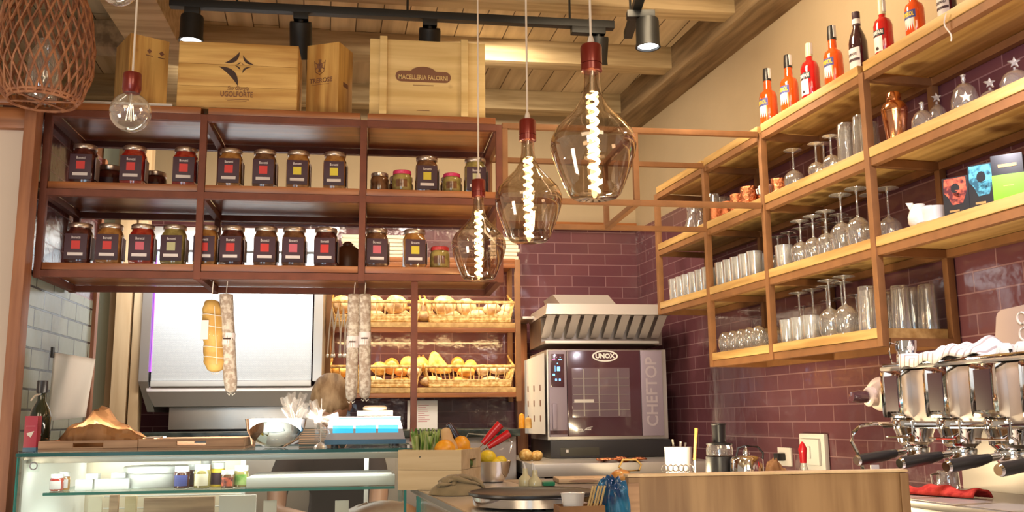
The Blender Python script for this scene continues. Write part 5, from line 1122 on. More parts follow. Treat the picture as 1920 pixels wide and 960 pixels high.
# bowl with film
t = thing('steel_bowl', 'shiny round steel bowl on the glass counter left of the scale', 'bowl', (PY(516, 840, 3.14).x, 3.14, ZG))
R = 54/FOC*3.14
MB().lathe([(0, 0), (R*.35, .001), (R*.72, .022), (R*.93, .052), (R, .088), (R*1.03, .090), (R*.98, .088), (R*.90, .052), (R*.7, .025), (0, .004)], 44, cap0=False, cap1=False).build('bowl_shell', 'chrome', t, ang=1.2)
def crumple(name, label, px, py, y, w, h, mat, seed, cat, dirs):
    rnd = random.Random(seed); p = PY(px, py, y); t = thing(name, label, cat, p)
    for k, (a, L) in enumerate(dirs):
        d = Vector((sin(radians(a)), rnd.uniform(-.15, .25), cos(radians(a)))); s_ = Vector((cos(radians(a)+rnd.uniform(-.4, .4)), rnd.uniform(-.5, .5), -sin(radians(a)))).normalized(); wd = w*rnd.uniform(.8, 1.2)
        m = MB(); m.grid(lambda u, v: d*(h*L*v)+s_*(wd*(u-.5)*(.35+1.5*v*(1-.55*v)))+Vector((.004*sin(v*5+k), .007*sin(u*7+k*2)*(.4+v), .003*cos(u*9+v*5))), 8, 9); m.build('film_fold', mat, t, ang=.35)
    return t
crumple('plastic_film', 'crumpled clear plastic film standing up out of the steel bowl', 551, 792, 3.16, .030, .095, 'glove', 3, 'plastic film', ((-18, .9), (-6, 1.0), (6, .8), (14, 1.0), (24, .75), (-28, .6), (38, .6)))
crumple('plastic_glove', 'crumpled clear plastic glove hanging between the bowl and the scale', 594, 788, 3.06, .026, .065, 'glove', 8, 'plastic glove', ((-8, .95), (30, .6), (80, 1.0), (105, .7), (150, .9), (170, 1.0), (-40, .5)))
t = thing('ticket_holder', 'thin wire stand on the counter between the bowl and the scale', 'stand', (PY(601, 835, 3.05).x, 3.05, ZG)); MB().lathe([(.022, 0), (.018, .006), (.004, .016)], 18).build('base', 'steel', t); MB().cyl((0, 0, .014), (0, 0, .15), .0012).build('wire', 'steel', t)
t = thing('ridged_block', 'dark ridged block standing on the counter behind the glove', 'block', (PY(586, 825, 3.38).x, 3.38, ZG)); MB().box((-.045, 0, 0), (.045, .06, .058), .002).build('block_body', 'grill', t)
for k in range(7): MB().box((-.046, -.002, .004+.0076*k), (.046, .0, .0072+.0076*k)).build('ridge', 'tray_wood', t)
# scale
t = thing('price_scale', 'grey electronic price scale with three lit blue displays', 'scale', (PY(685, 835, 3.08).x, 3.08, ZG), radians(2))
k = 3.08/FOC
for sx in (-1, 1):
    for sy in (.02, .20): MB().lathe([(.012, 0), (.012, .008)], 12, cx=sx*.095, cy=sy).build('rubber_foot', 'black_plastic', t)
MB().loft([[(-73*k, 0, .008), (73*k, 0, .008), (73*k, .22, .008), (-73*k, .22, .008)], [(-74*k, 0, .022), (74*k, 0, .022), (74*k, .22, .022), (-74*k, .22, .022)]]).build('base_band', 'scale_blue', t, smooth=False)
MB().loft([[(-72*k, 0, .0225), (72*k, 0, .0225), (72*k, .22, .0225), (-72*k, .22, .0225)], [(-66*k, .025, .082), (64*k, .025, .082), (64*k, .22, .082), (-66*k, .22, .082)]]).build('scale_body', 'scale_body', t, smooth=False)
for i in range(3):
    x0 = (-59+41*i)*k; x1 = x0+37*k
    MB().loft([[(x0, .0085, .043), (x1, .0085, .043), (x1, .010, .043), (x0, .010, .043)], [(x0, .0185, .067), (x1, .0185, .067), (x1, .021, .067), (x0, .021, .067)]]).build('display', 'lcd', t, smooth=False)
MB().box((-66*k, .02, .0825), (64*k, .21, .090), .003).build('platter', 'scale_blue', t); MB().box((-66*k, .02, .0905), (64*k, .21, .094), .001).build('platter_sheet', 'steel', t)
t = thing('white_container', 'low white box with a round cream lid standing on the scale', 'container', (PY(703, 780, 3.18).x, 3.18, ZG+.0945+.0004)); MB().box((-.058, -.04, 0), (.058, .06, .018), .002).build('box_body', 'white', t); MB().lathe([(.038, .0185), (.040, .028), (.032, .034), (0, .035)], 26, cap1=False).build('round_lid', 'paper2', t)

# ---------------------------------------------------------------- lower glass counter running towards the camera
t = thing('low_glass_counter', 'lower glass-fronted counter with a steel edge, right of the tall display case', 'display case', (0, 0, 0), RWZ)
ZL = 1.056
MB().box((.405, 1.1, ZL-.018), (.728, 2.78, ZL), .002).build('counter_top', 'steel', t, smooth=False); MB().box((.50, 2.781, ZL-.018), (.728, 3.5, ZL), .002).build('counter_top', 'steel', t, smooth=False)
MB().box((.398, 1.1, ZL-.012), (.4045, 2.80, ZL+.002), .001).build('steel_edge', 'steel_dark', t)
m = MB(); m.box((.410, 1.1, .72), (.418, 2.72, ZL-.019)); m.build('side_pane', 'pane', t, smooth=False)
MB().box((.404, 2.722, .72), (.424, 2.735, ZL-.019)).build('pane_edge', 'teal_edge', t)
MB().box((.42, 1.1, 0), (.728, 2.78, .72)).build('counter_base', 'panel_wood', t, smooth=False)
MB().box((.43, 1.2, .93), (.70, 2.7, .935)).build('inner_shelf', 'pale_green', t, smooth=False)
MB().box((.60, 1.3, .936), (.69, 2.6, .97), .004).build('food_tray', 'golden', t)
area('low_counter_led', RW(.56, 2.0, ZL-.03), RW(.56, 2.0, .7), .05, 1.6, (.92, 1, .9), 1.2)
ZL += .0006
def lowp(px, py, y): p = PY(px, py, y); return Vector((p.x, y, ZL))
# crates
cp = PY(865, 915, 2.66)
def fruit_crate(z, label, notch):
    w, d, h = .185, .20, .054
    t = thing('fruit_crate', label, 'crate', (cp.x, cp.y, z), radians(-22), 'bare wooden crates')
    # local: corner at origin, left face along -x, right face along +y
    MB().box((-w, 0, 0), (0, .010, h), .001).build('crate_side', 'crate', t); MB().box((-w, d-.010, 0), (0, d, h), .001).build('crate_side', 'crate', t)
    MB().box((-w, .0105, 0), (-w+.010, d-.0105, h), .001).build('crate_side', 'crate', t)
    m = MB()
    if notch: m.box((-.010, .0105, .0), (0, .085, h)); m.box((-.010, .150, .0), (0, d-.0105, h)); m.box((-.010, .085, .026), (0, .150, h))
    else: m.box((-.010, .0105, 0), (0, d-.0105, h))
    m.build('crate_side', 'crate', t); MB().box((-w+.0105, .0105, .001), (-.0105, d-.0105, .006)).build('crate_floor', 'crate', t)
    if notch: MB().lathe([(.002, 0), (.002, .001)], 8).build('nail', 'black', t, (-.12, -.0006, .035)).rotation_euler = (pi/2, 0, 0)
fruit_crate(ZL, 'bare pale wood crate under the vegetable crate, lower one of the stack', 0); fruit_crate(ZL+.0550, 'bare pale wood crate full of vegetables, upper one of the stack', 1)
VZ = ZL+.055+.0065; c22, s22 = cos(radians(-22)), sin(radians(-22))
def cr(lx, ly, z=0): return Vector((cp.x+lx*c22-ly*s22, cp.y+lx*s22+ly*c22, VZ+z))
def fruit(name, mat, lx, ly, z, rad, label, cat, sd=0, rz=0, tilt=0, jit=.02, group=None):
    return tag(MB().blob((0, 0, 0), rad, 20, 14, jit, 0, sd, tilt).build(name, mat, None, cr(lx, ly, z), rz, ang=3), label, cat, group)
fruit('orange', 'orange', -.062, .045, .046, (.030, .030, .029), 'large orange at the front edge of the vegetable crate', 'orange', 1, jit=.01)
fruit('orange', 'orange', -.032, .105, .055, (.0265, .0265, .029), 'orange higher up beside the butternut squash', 'orange', 2, jit=.01)
fruit('lemon', 'lemon', -.022, .055, .034, (.020, .015, .015), 'small yellow lemon at the right corner of the vegetable crate', 'lemon', 3)
fruit('lemon', 'lemon', -.022, .150, .034, (.020, .015, .015), 'small green-yellow lemon behind the right crate edge', 'lemon', 4)
t = MB(); t.lathe([(.0, 0), (.020, .004), (.026, .02), (.024, .045), (.017, .065), (.0155, .085), (.012, .095), (0, .098)], 18, cap0=False, cap1=False); o = t.build('butternut_squash', 'squash', None, cr(-.050, .075, .012)); o.rotation_euler = (0, radians(-12), 0); tag(o, 'tan butternut squash leaning between the two oranges', 'squash')
t = MB(); t.lathe([(0, 0), (.016, .01), (.018, .04), (.014, .08), (.010, .11), (0, .115)], 16, cap0=False, cap1=False); o = t.build('aubergine', 'aubergine', None, cr(-.025, .135, .02)); o.rotation_euler = (0, radians(-28), 0); tag(o, 'dark purple aubergine sticking up behind the squash', 'aubergine')
t = thing('leek_bunch', 'bunch of leeks with cut green tops at the left of the vegetable crate', 'leeks', cr(-.125, .07, 0)); rnd = random.Random(4)
for k in range(7):
    x, y = (k % 4)*.020-.032, (k//4)*.028; m = MB(); h = rnd.uniform(.080, .10); m.tube([(x, y, 0), (x+.003, y, h*.5), (x+.004+rnd.uniform(-.008, .008), y, h)], [.010, .010, .011], 10); m.build('leek_shaft', 'fennel', t)
    m = MB()
    for j in range(4): a = rnd.uniform(-.5, .5); m.tube([(x, y-.009, h*.35), (x+a*.012, y-.012, h*.8), (x+a*.03, y-.010, h+.008)], [.005, .007, .003], 6, flat=.4)
    m.build('leek_leaf', 'leaf', t)
o = fruit('fennel_stalks', 'leaf', -.075, .13, .06, (.024, .014, .045), 'tuft of green fennel stalks behind the squash', 'fennel', 6, jit=.16)
fruit('avocado', 'avocado', -.0115, .118, .0060, (.0105, .028, .0118), 'dark green avocado seen through the notch of the upper crate', 'avocado', 7)
# clear box with the red handled tool
t = thing('clear_food_box', 'open clear plastic box with a rounded rim behind the vegetable crate', 'box', PY(912, 838, 3.05)+Vector((0, 0, -.01)), radians(-8))
m = MB(); m.grid(lambda u, v: (-.075+.15*u, -.03*v, .0+.065*v*(1-.35*u)), 6, 4); m.build('front_wall', 'pane', t)
MB().tube([(-.075, .05, .02), (-.06, .04, .052), (.065, .03, .040), (.082, .02, .022), (.075, -.01, -.01)], .0022, 6).build('clear_rim', 'cutglass', t)
for px0, py0, px1, py1, w, l in ((905, 832, 938, 795, 15, 'upper'), (915, 838, 955, 812, 15, 'lower')):
    a, b = PY(px0, py0, 3.0), PY(px1, py1, 3.0); r = w/2/FOC*3.0
    t = thing('red_handle_utensil', 'red-handled kitchen tool lying in the clear box, %s one' % l, 'utensil', a, 0, 'red-handled tools in the clear box'); d = b-a
    MB().tube([(0, 0, 0), d*.5, d], [r*.7, r, r*1.1], 10).build('handle', 'red_plastic', t); MB().tube([d*-.75, (0, 0, 0)], [r*.6, r*.5], 8, flat=.3).build('blade', 'chrome', t)
# cloth
def cloth(name, label, pxc, pyc, y, rx, rz_, ry, mat, seed, cat='cloth', folds=5, z=None):
    c = PY(pxc, pyc, y); ph = [random.Random(seed+i).uniform(0, 6) for i in range(8)]
    def fn(u, v):
        a = 2*pi*u; t_ = pi*v*.5; r_ = 1+.13*sin(folds*a+ph[0]+3*v)+.07*sin((folds*2+1)*a+ph[1]-5*v)
        bump = .10*sin(a*2+v*5+ph[2])+.09*abs(sin(a*2.5+v*7+ph[3]))-.12*abs(sin(a*1.5-v*11+ph[4]))
        return (rx*sin(t_)**.7*cos(a)*r_, ry*sin(t_)**.7*sin(a)*r_, rz_*max(0, cos(t_))**.7*(1+bump)+0*a)
    o = MB().grid(fn, 64, 26).build(name, mat, None, (c.x, y, z if z is not None else c.z), ang=3); return tag(o, label, cat)
tc_ = PY(860, 925, 2.53); tc_.z = ZL
m = MB(); rnd = random.Random(33)
def mound(x, y): return .044*max(0, 1-(x/.078)**2-(y/.058)**2)**.55
m.grid(lambda u, v: (.078*v*cos(2*pi*u)*(1+.06*sin(6*pi*u)), .058*v*sin(2*pi*u), max(.001, mound(.078*v*cos(2*pi*u), .058*v*sin(2*pi*u))-.004)), 48, 12)
for k in range(15):
    a = rnd.uniform(0, 2*pi); x0, y0 = .078*cos(a)*rnd.uniform(.5, 1), .055*sin(a)*rnd.uniform(.5, 1); b_ = a+pi+rnd.uniform(-1.2, 1.2); x1, y1 = .074*cos(b_)*rnd.uniform(.4, 1), .053*sin(b_)*rnd.uniform(.4, 1); cv = rnd.uniform(-.03, .03)
    pts = []; rr_ = rnd.uniform(.010, .017)
    for i in range(13):
        q = i/12; x = x0+(x1-x0)*q+cv*sin(pi*q)*.7; y = y0+(y1-y0)*q+cv*sin(pi*q); pts.append((x, y, max(rr_*.45, mound(x, y)-.001+.003*sin(q*7+k))))
    m.tube(pts, [rr_*(.25+.75*sin(pi*min(1, max(0, (i+.6)/13.2)))) for i in range(13)], 12, flat=.5)
tag(m.build('folded_cloth', 'cloth_tan', None, tc_, ang=3), 'crumpled tan cloth heaped on the counter in front of the lower crate', 'cloth')
# crepe pan
c = PZ(997, 925, 1.085); c.z = ZL
t = thing('round_hotplate', 'wide round black hotplate with a shiny steel band on the low counter', 'hotplate', c); R = 117/FOC*c.y
for a in range(3): MB().lathe([(.015, 0), (.014, .0028)], 12, cx=R*.7*cos(a*2.1+.5), cy=R*.7*sin(a*2.1+.5)).build('rubber_foot', 'black_plastic', t)
MB().lathe([(R*.80, .003), (R*.93, .006), (R*.95, .024), (R*.93, .0245)], 48).build('steel_band', 'chrome', t)
MB().lathe([(R*.96, .025), (R, .028), (R, .033), (R*.97, .0345), (R*.94, .031), (0, .031)], 48, cap1=False).build('black_plate', 'black_plastic', t)
# lemon bowl and cruets behind
t = thing('steel_fruit_bowl', 'deep steel bowl of lemons behind the crates', 'bowl', RW(.672, 2.93, ZL)); MB().lathe([(.03, 0), (.035, .004), (.050, .03), (.056, .062), (.058, .064), (.053, .062), (.045, .03), (0, .01)], 30, cap1=False).build('bowl_shell', 'chrome', t)
bw = RW(.672, 2.93, ZL)
for dx, dy, dz, r, l in ((-.018, -.015, .074, .024, 'large lemon on top of the steel bowl'), (.022, -.02, .062, .018, 'small lemon at the right side of the steel bowl'), (-.02, .02, .060, .02, 'lemon half hidden at the back of the steel bowl'), (.008, -.028, .056, .016, 'smallest lemon at the front of the steel bowl')):
    tag(MB().blob((0, 0, 0), (r*1.15, r, r), 18, 12, .02, 0, 3).build('lemon', 'lemon', None, bw+Vector((dx, dy, dz)), dx*20, ang=3), l, 'lemon')
for i, (px, y, s_) in enumerate(((985, 3.0, .9), (1003, 2.9, 1.0))):
    p = RW(.69, 2.62 if i else 2.72, ZL); x = PY(px, 900, p.y).x
    t = thing('oil_cruet', 'small squat cruet of pale oil with a thin spout, %s one of two' % ('left', 'right')[i], 'cruet', (min(x, .46), p.y, ZL), 0, 'oil cruets'); MB().lathe([(.018, 0), (.020, .003), (.019, .022), (.008, .034), (.007, .05)], 20).build('cruet_body', 'oil', t); MB().tube([(0, 0, .05), (-.003, 0, .062), (-.008, 0, .070)], .0025, 6).build('spout', 'ceramic', t)
# cup, blue bag, small box at the front
pc = PY(1080, 955, 1.9)
t = thing('napkin_box', 'low beige card box with wooden sticks at the bottom edge of the picture', 'box', (pc.x, 1.87, 1.0572)); hh = PY(1080, 944, 1.9).z-1.0572
for a, b in (((-.045, -.03, 0), (.045, -.028, hh)), ((-.045, .028, 0), (.045, .03, hh)), ((-.045, -.0275, 0), (-.043, .0275, hh)), ((.043, -.0275, 0), (.045, .0275, hh))): MB().box(a, b).build('box_wall', 'kraft', t)
MB().box((-.0425, -.0275, 0), (.0425, .0275, .003)).build('box_floor', 'kraft', t)
for k in range(5): tag(MB().tube([(0, 0, 0), (.018, .01, .055)], .0022, 6).build('wooden_stick', 'pale_pine', None, (pc.x+.012+.006*k, 1.865+.003*(k % 2), 1.062)), 'thin wooden stick leaning in the beige card box', 'stick', 'wooden sticks in the card box')
t = thing('paper_cup', 'white paper cup standing in the beige card box', 'cup', (pc.x-.012, 1.87, 1.062)); h = PY(1080, 922, 1.9).z-1.062
MB().lathe([(0, .001), (.017, 0), (.0235, h-.002), (.0245, h), (.0225, h-.001), (.016, .004), (0, .004)], 24, cap0=False, cap1=False).build('cup_body', 'ceramic', t); 
cloth('blue_plastic_bag', 'shiny blue plastic bag with white marks left of the wooden panel', 1148, 965, 1.92, .036, .068, .03, 'bluebag', 12, 'plastic bag', 5, z=1.0572)
# things behind on the far edge
pb = PY(1098, 905, 2.62)
p = PY(1098, 912, 3.25)
t = thing('cutting_board', 'pale wooden cutting board with a long slot handle lying behind the hotplate', 'cutting board', (PY(1098, 905, 2.86).x, 2.84, 1.0572), radians(-3))
struct(MB().box((.73, 2.35, 1.03), (1.49, 3.03, 1.0565), .003).build('trim_21', 'steel_dark', None, (0, 0, 0), RWZ))
w = 53/FOC*2.86
m = MB(); m.box((-w, 0, 0), (w, .035, .014), .005); m.box((-w, .035, 0), (-.03, .06, .014), .003); m.box((.03, .035, 0), (w, .06, .014), .003); m.box((-w, .06, 0), (w, .13, .014), .005); m.build('board_body', 'wood_board', t); MB().prism([(.045*cos(a)-.01, .007+.004*sin(a)) for a in [2*pi*i/16 for i in range(16)]], -.0012, -.0004).build('slot', 'tray_wood', t)
p = PY(1165, 918, 2.75); tag(MB().blob((0, 0, 0), (.032, .03, .022), 18, 12, .06, 0, 4).build('bread_roll', 'brioche', None, (p.x, 2.75, 1.079), ang=3), 'torn brown crusty roll left of the wooden panel top', 'bread')
p = PY(1030, 912, 2.75); tag(MB().box((-.018, 0, 0), (.018, .04, .012), .005).build('green_lid', 'green_plastic', None, (p.x, 2.75, 1.0572)), 'small green plastic lid left of the cutting board', 'lid')
p = PY(1160, 862, 4.42); t = thing('copper_cloth', 'folded copper-coloured tea towel with a hanging loop over the worktop corner', 'cloth', (p.x, 4.36, zw+.0006))
MB().grid(lambda u, v: (-.10+.22*u, .10*v, .012+.008*sin(u*9)*sin(v*5)+.004*sin(v*17)), 18, 8).build('cloth_body', 'copper_h', t, solid=.003); MB().tube([(.0, -.018, .012), (.06, -.022, .012), (.085, -.022, -.01), (.075, -.022, -.036), (.0, -.022, -.040), (-.02, -.022, -.02), (.0, -.018, .012)], .0045, 6).build('loop', 'golden', t)
# goods left of the oven
for px, y, r, h, mt, l, nm in ((979, 4.75, .016, .075, 'orange', 'orange spice tube left of the oven', 'spice_tube'), (991, 4.72, .018, .055, 'golden', 'open golden paper bag left of the oven', 'snack_bag')):
    p = PY(px, 850, y); tag(MB().lathe([(r, 0), (r*.95, h*.7), (r*.8, h*.9), (0, h)], 14, cap1=False).build(nm, mt, None, (p.x, y, 1.2006)), l, 'jar' if nm[0] == 'j' else 'package')
for i, (px, r) in enumerate(((985, .030), (1005, .026))):
    p = PY(px, 850, 4.7); tag(MB().blob((0, 0, 0), (r*1.2, r, r), 16, 10, .1, 0, i+2).build('snack_bag' if 0 else 'pastry', 'focaccia', None, (p.x, 4.68, (1.2006 if p.x < .70 else zw)+r*.85), ang=3), 'yellow pastry left of the oven stand, %s one' % ('left', 'right')[i], 'pastry')

# ---------------------------------------------------------------- bar counter on the right
t = thing('bar_counter', 'long steel-topped bar counter along the right wall', 'counter', (0, 0, 0), RWZ)
MB().box((1.40, .9, .955), (2.165, 4.12, .985), .003).build('counter_top', 'steel', t, smooth=False); MB().box((1.44, .9, 0), (2.16, 4.1, .953)).build('counter_base', 'panel_wood', t, smooth=False)
ZB_ = .9856
# wooden panel in front
a = PY(1178, 890, 2.0); b = PY(1700, 890, 2.0); top = PY(1450, 890, 2.0).z
t = thing('bar_partition', 'broad upright brown wooden panel in the foreground in front of the bar', 'panel', (a.x, 2.0, 0))
MB().box((0, 0, 0), (b.x-a.x, .03, top), .004).build('panel_body', 'panel_wood', t)
MB().box((-.002, -.004, 0), (.022, -.0005, top-.012), .001).build('left_edge_strip', 'tray_wood', t); MB().box((b.x-a.x-.018, -.004, 0), (b.x-a.x+.002, -.0005, top-.002), .001).build('right_edge_strip', 'panel_wood', t)
MB().box((-.002, -.002, top+.0004), (b.x-a.x+.002, .034, top+.006), .001).build('top_edge', 'door_wood', t)
# utensils and machines behind the panel
p = PY(1272, 870, 3.9)
t = thing('utensil_bucket', 'white cylindrical bucket with utensils behind the wooden panel', 'bucket', (p.x, 3.9, ZB_)); h = PY(1272, 838, 3.9).z-ZB_; r = 26/FOC*3.9
MB().lathe([(r*.9, 0), (r, h), (r*.95, h), (r*.86, .01), (0, .01)], 28, cap1=False).build('bucket_body', 'lab_w', t)
for i, (dx, dz, mt) in enumerate(((-.02, .05, 'steel'), (.01, .04, 'paper'), (.03, .035, 'steel'))): tag(MB().tube([(0, 0, 0), (dx, 0, h-.03+dz)], [.004, .012], 8, flat=.3).build('kitchen_spatula', mt, None, (p.x+dx*.3, 3.9+.012*(i-1), ZB_+.012)), 'spatula standing in the white bucket, %s one' % ('left', 'middle', 'right')[i], 'utensil', 'utensils in the white bucket')
for i, (px, y) in enumerate(((1252, 3.45), (1272, 3.42), (1291, 3.4))):
    p = PY(px, 880, y); t = thing('scissor_handles', 'pair of ring-handled scissors standing behind the panel, %s of three' % ('left', 'middle', 'right')[i], 'scissors', (p.x, y, ZB_), 0, 'scissors behind the panel'); zt = PY(px, 878, y).z-ZB_
    for dx in (-.011, .011): MB().tube([(dx+.010*cos(q), 0, zt+.012*sin(q)) for q in [2*pi*j/14 for j in range(14)]], .0028, 6, closed=True).build('ring', 'steel', t)
    MB().tube([(0, 0, zt-.008), (0, 0, .001)], [.006, .002], 6, flat=.4).build('blades', 'steel', t)
p = PY(1303, 870, 3.6); t = thing('kitchen_knife', 'knife with a speckled golden handle standing beside the food processor', 'knife', (p.x, 3.6, ZB_)); zt = PY(1310, 803, 3.6).z-ZB_
MB().tube([(.0, 0, zt-.12), (.004, 0, zt-.07), (.012, 0, zt)], [.011, .010, .013], 10, flat=.5).build('handle', 'brioche', t); MB().tube([(.0, 0, zt-.121), (-.002, 0, .001)], [.010, .006], 8, flat=.2).build('blade', 'steel', t)
p = PY(1350, 860, 3.5)
t = thing('food_processor', 'dark food processor with a tall feed tube behind the wooden panel', 'food processor', (p.x, 3.5, ZB_)); f_ = 3.5/FOC; z_ = lambda py: PY(1350, py, 3.5).z-ZB_
MB().lathe([(.056, 0), (.058, .01), (.052, z_(856))], 28).build('motor_base', 'black_plastic', t); MB().lathe([(.044, z_(855)), (.050, z_(853)), (.050, z_(842)), (.046, z_(834)), (.030, z_(832))], 28).build('clear_bowl', 'clear', t)
MB().lathe([(.048, z_(834)), (.049, z_(831)), (.03, z_(829))], 28).build('bowl_lid', 'black_plastic', t); MB().lathe([(.024, z_(829)), (.026, z_(797)), (.029, z_(796)), (.029, z_(794)), (0, z_(794))], 22, cap1=False).build('feed_tube', 'black_plastic', t)
p = PY(1400, 870, 3.4)
t = thing('steel_kettle', 'round steel kettle with a black looped handle beside the food processor', 'kettle', (p.x, 3.4, ZB_)); z_ = lambda py: PY(1400, py, 3.4).z-ZB_
MB().lathe([(.058, 0), (.062, .01), (.060, z_(862)), (.050, z_(856)), (.02, z_(853))], 30).build('kettle_body', 'chrome', t); MB().lathe([(.012, z_(853)), (.014, z_(848)), (.008, z_(842)), (.005, z_(837)), (0, z_(837))], 16, cap1=False).build('lid_knob', 'chrome', t)
MB().tube([(-.04, 0, z_(858)), (-.03, 0, z_(840)), (0, 0, z_(836)), (.045, 0, z_(838)), (.066, 0, z_(850)), (.062, 0, z_(862))], .004, 8).build('handle', 'black_plastic', t)
p = PY(1450, 880, 3.4); cloth('brown_rag', 'small orange brown rag lying behind the panel below the wall socket', 1452, 880, 3.35, .045, .10, .03, 'kraft', 31, 'rag', 3, z=ZB_)
# wall sockets
def wallthing(name, label, px, py, w, h, mats, cat, dd=2.169):
    u, z = UZ(px, py, dd); t = thing(name, label, cat, RW(dd, u, z), RWZ-pi/2); return t
t = wallthing('wall_socket', 'white wall socket with a black plug, left of the red bottle cap', 1474, 855, 0, 0, None, 'socket'); MB().box((-.055, -.009, -.042), (.055, -.0005, .036), .002).build('socket_plate', 'paper', t); MB().box((-.03, -.045, -.02), (.012, -.0095, .012), .006).build('plug', 'black_plastic', t)
t = wallthing('water_softener_box', 'white rounded plastic box on the plum tiles beside the red cap', 1531, 846, 0, 0, None, 'wall box'); MB().box((-.095, -.022, -.080), (.095, -.0005, .072), .012).build('outer_frame', 'ceramic', t); MB().box((-.07, -.034, -.055), (.07, -.0225, .050), .01).build('front_panel', 'white', t); MB().box((-.012, -.040, -.03), (.012, -.0345, .02), .003).build('switch', 'ceramic', t)
p = PY(1507, 880, 3.3)
t = thing('red_capped_bottle', 'clear plastic bottle with a red funnel cap against the tiles', 'bottle', (p.x, 3.3, ZB_)); z_ = lambda py: PY(1507, py, 3.3).z-ZB_
MB().lathe([(.022, 0), (.023, .01), (.022, z_(888)), (.012, z_(874)), (.010, z_(868))], 20).build('bottle_body', 'clear', t); MB().lathe([(.012, z_(868)), (.014, z_(850)), (.016, z_(842)), (.010, z_(834)), (.003, z_(828))], 18).build('red_cap', 'red_plastic', t)
# ---------------------------------------------------------------- espresso machine
t = thing('espresso_machine', 'large chrome and cream espresso machine with its row of brewing groups on the bar', 'espresso machine', (0, 0, 0), RWZ)
MZ = ZB_
MB().box((1.50, 1.05, MZ+.001), (2.06, 2.25, 1.035), .006).build('machine_base', 'steel', t)
MB().box((1.455, 1.05, 1.036), (1.80, 2.25, 1.052), .003).build('drip_tray', 'steel', t)
MB().box((1.47, 1.07, 1.0525), (1.79, 2.235, 1.0538), .0005).build('tray_sheet', 'hoodsteel', t)
MB().box((1.80, 1.08, 1.036), (2.05, 2.23, 1.225), .004).build('back_panel', 'steel_dark', t)
MB().box((1.602, 1.05, 1.226), (2.06, 2.25, 1.366), .02).build('machine_body', 'machine_white', t)
MB().box((1.588, 1.04, 1.216), (1.602, 2.26, 1.228), .003).build('front_rail', 'chrome', t)
MB().box((1.60, 1.03, 1.367), (2.08, 2.27, 1.377), .004).build('cup_tray', 'steel', t)
m = MB(); m.tube([(1.605, 2.26, 1.381), (1.605, 1.04, 1.381)], .004, 8); m.build('cup_rail', 'chrome', t)
c = MB(); c.T = Matrix.Translation((1.665, 2.251, 1.308)) @ Matrix.Rotation(-pi/2, 4, 'X'); c.lathe([(.048, 0), (.050, .03), (.048, .11), (.036, .135), (.015, .142), (0, .142)], 30, cap1=False); c.build('end_cap', 'machine_white', t)
c = MB(); c.T = Matrix.Translation((1.612, 2.335, 1.300)) @ Matrix.Rotation(-pi/2, 4, 'Y'); c.lathe([(.026, -.02), (.027, .008), (.022, .014), (.018, .015)], 22); c.build('tap_mount', 'machine_white', t)
c = MB(); c.T = Matrix.Translation((1.596, 2.335, 1.300)) @ Matrix.Rotation(-pi/2, 4, 'Y'); c.lathe([(.017, .0), (.018, .025), (.013, .045), (0, .047)], 20, cap1=False); c.build('steam_knob', 'oven_black', t)
for gi, pxl in enumerate((1688, 1772, 1862, 1962)):
    u = UZ(pxl, 745, 1.60)[0]
    c = MB(); c.box((1.572, u-.046, 1.240), (1.69, u+.046, 1.366), .016); c.build('group_housing', 'chrome', t)
    gh = [q for q in t.children if q.name.startswith('group_housing')][-1]
    MB().box((1.5705, u-.030, 1.258), (1.5718, u+.022, 1.350), .001).build('front_plate', 'lab', gh)
    MB().lathe([(.030, 1.168), (.044, 1.180), (.046, 1.200), (.052, 1.214), (.054, 1.232), (.050, 1.2395)], 26, cx=1.635, cy=u).build('brew_group', 'chrome', t)
    pf = MB(); pf.lathe([(.030, 1.140), (.033, 1.146), (.035, 1.164), (.034, 1.1675)], 24, cx=1.635, cy=u); pf.build('portafilter', 'chrome', t)
    pt = [q for q in t.children if q.name.startswith('portafilter')][-1]
    MB().tube([(1.605, u-.004, 1.156), (1.565, u-.010, 1.152)], [.008, .009], 10).build('neck', 'chrome', pt)
    MB().tube([(1.565, u-.010, 1.152), (1.53, u-.016, 1.147), (1.46, u-.024, 1.139), (1.445, u-.026, 1.137)], [.010, .0135, .0145, .014], 14).build('handle', 'black_plastic', pt)
    MB().tube([(1.4445, u-.0262, 1.137), (1.438, u-.027, 1.136)], [.0135, .011], 14).build('handle_cap', 'chrome', pt)
    for dy in (-.012, .012): MB().tube([(1.635, u, 1.141), (1.632, u+dy, 1.132), (1.630, u+dy, 1.118)], .005, 8).build('spout', 'chrome', pt)
    m = MB(); m.tube([(1.59, u-.055, 1.235), (1.585, u-.060, 1.20), (1.60, u-.060, 1.19)], .003, 6); m.tube([(1.585, u-.045, 1.192), (1.585, u+.05, 1.192)], .003, 6); m.build('wire_guard', 'chrome', t)
m = MB(); m.tube([(1.62, 2.275, 1.225), (1.58, 2.285, 1.226), (1.545, 2.29, 1.222), (1.52, 2.29, 1.205), (1.512, 2.29, 1.18), (1.525, 2.285, 1.15), (1.53, 2.28, 1.12), (1.545, 2.27, 1.06)], .0052, 8); m.build('steam_wand', 'chrome', t)
MB().box((1.535, 2.245, 1.06), (1.56, 2.249, 1.12), .001).build('side_label', 'paper', t)
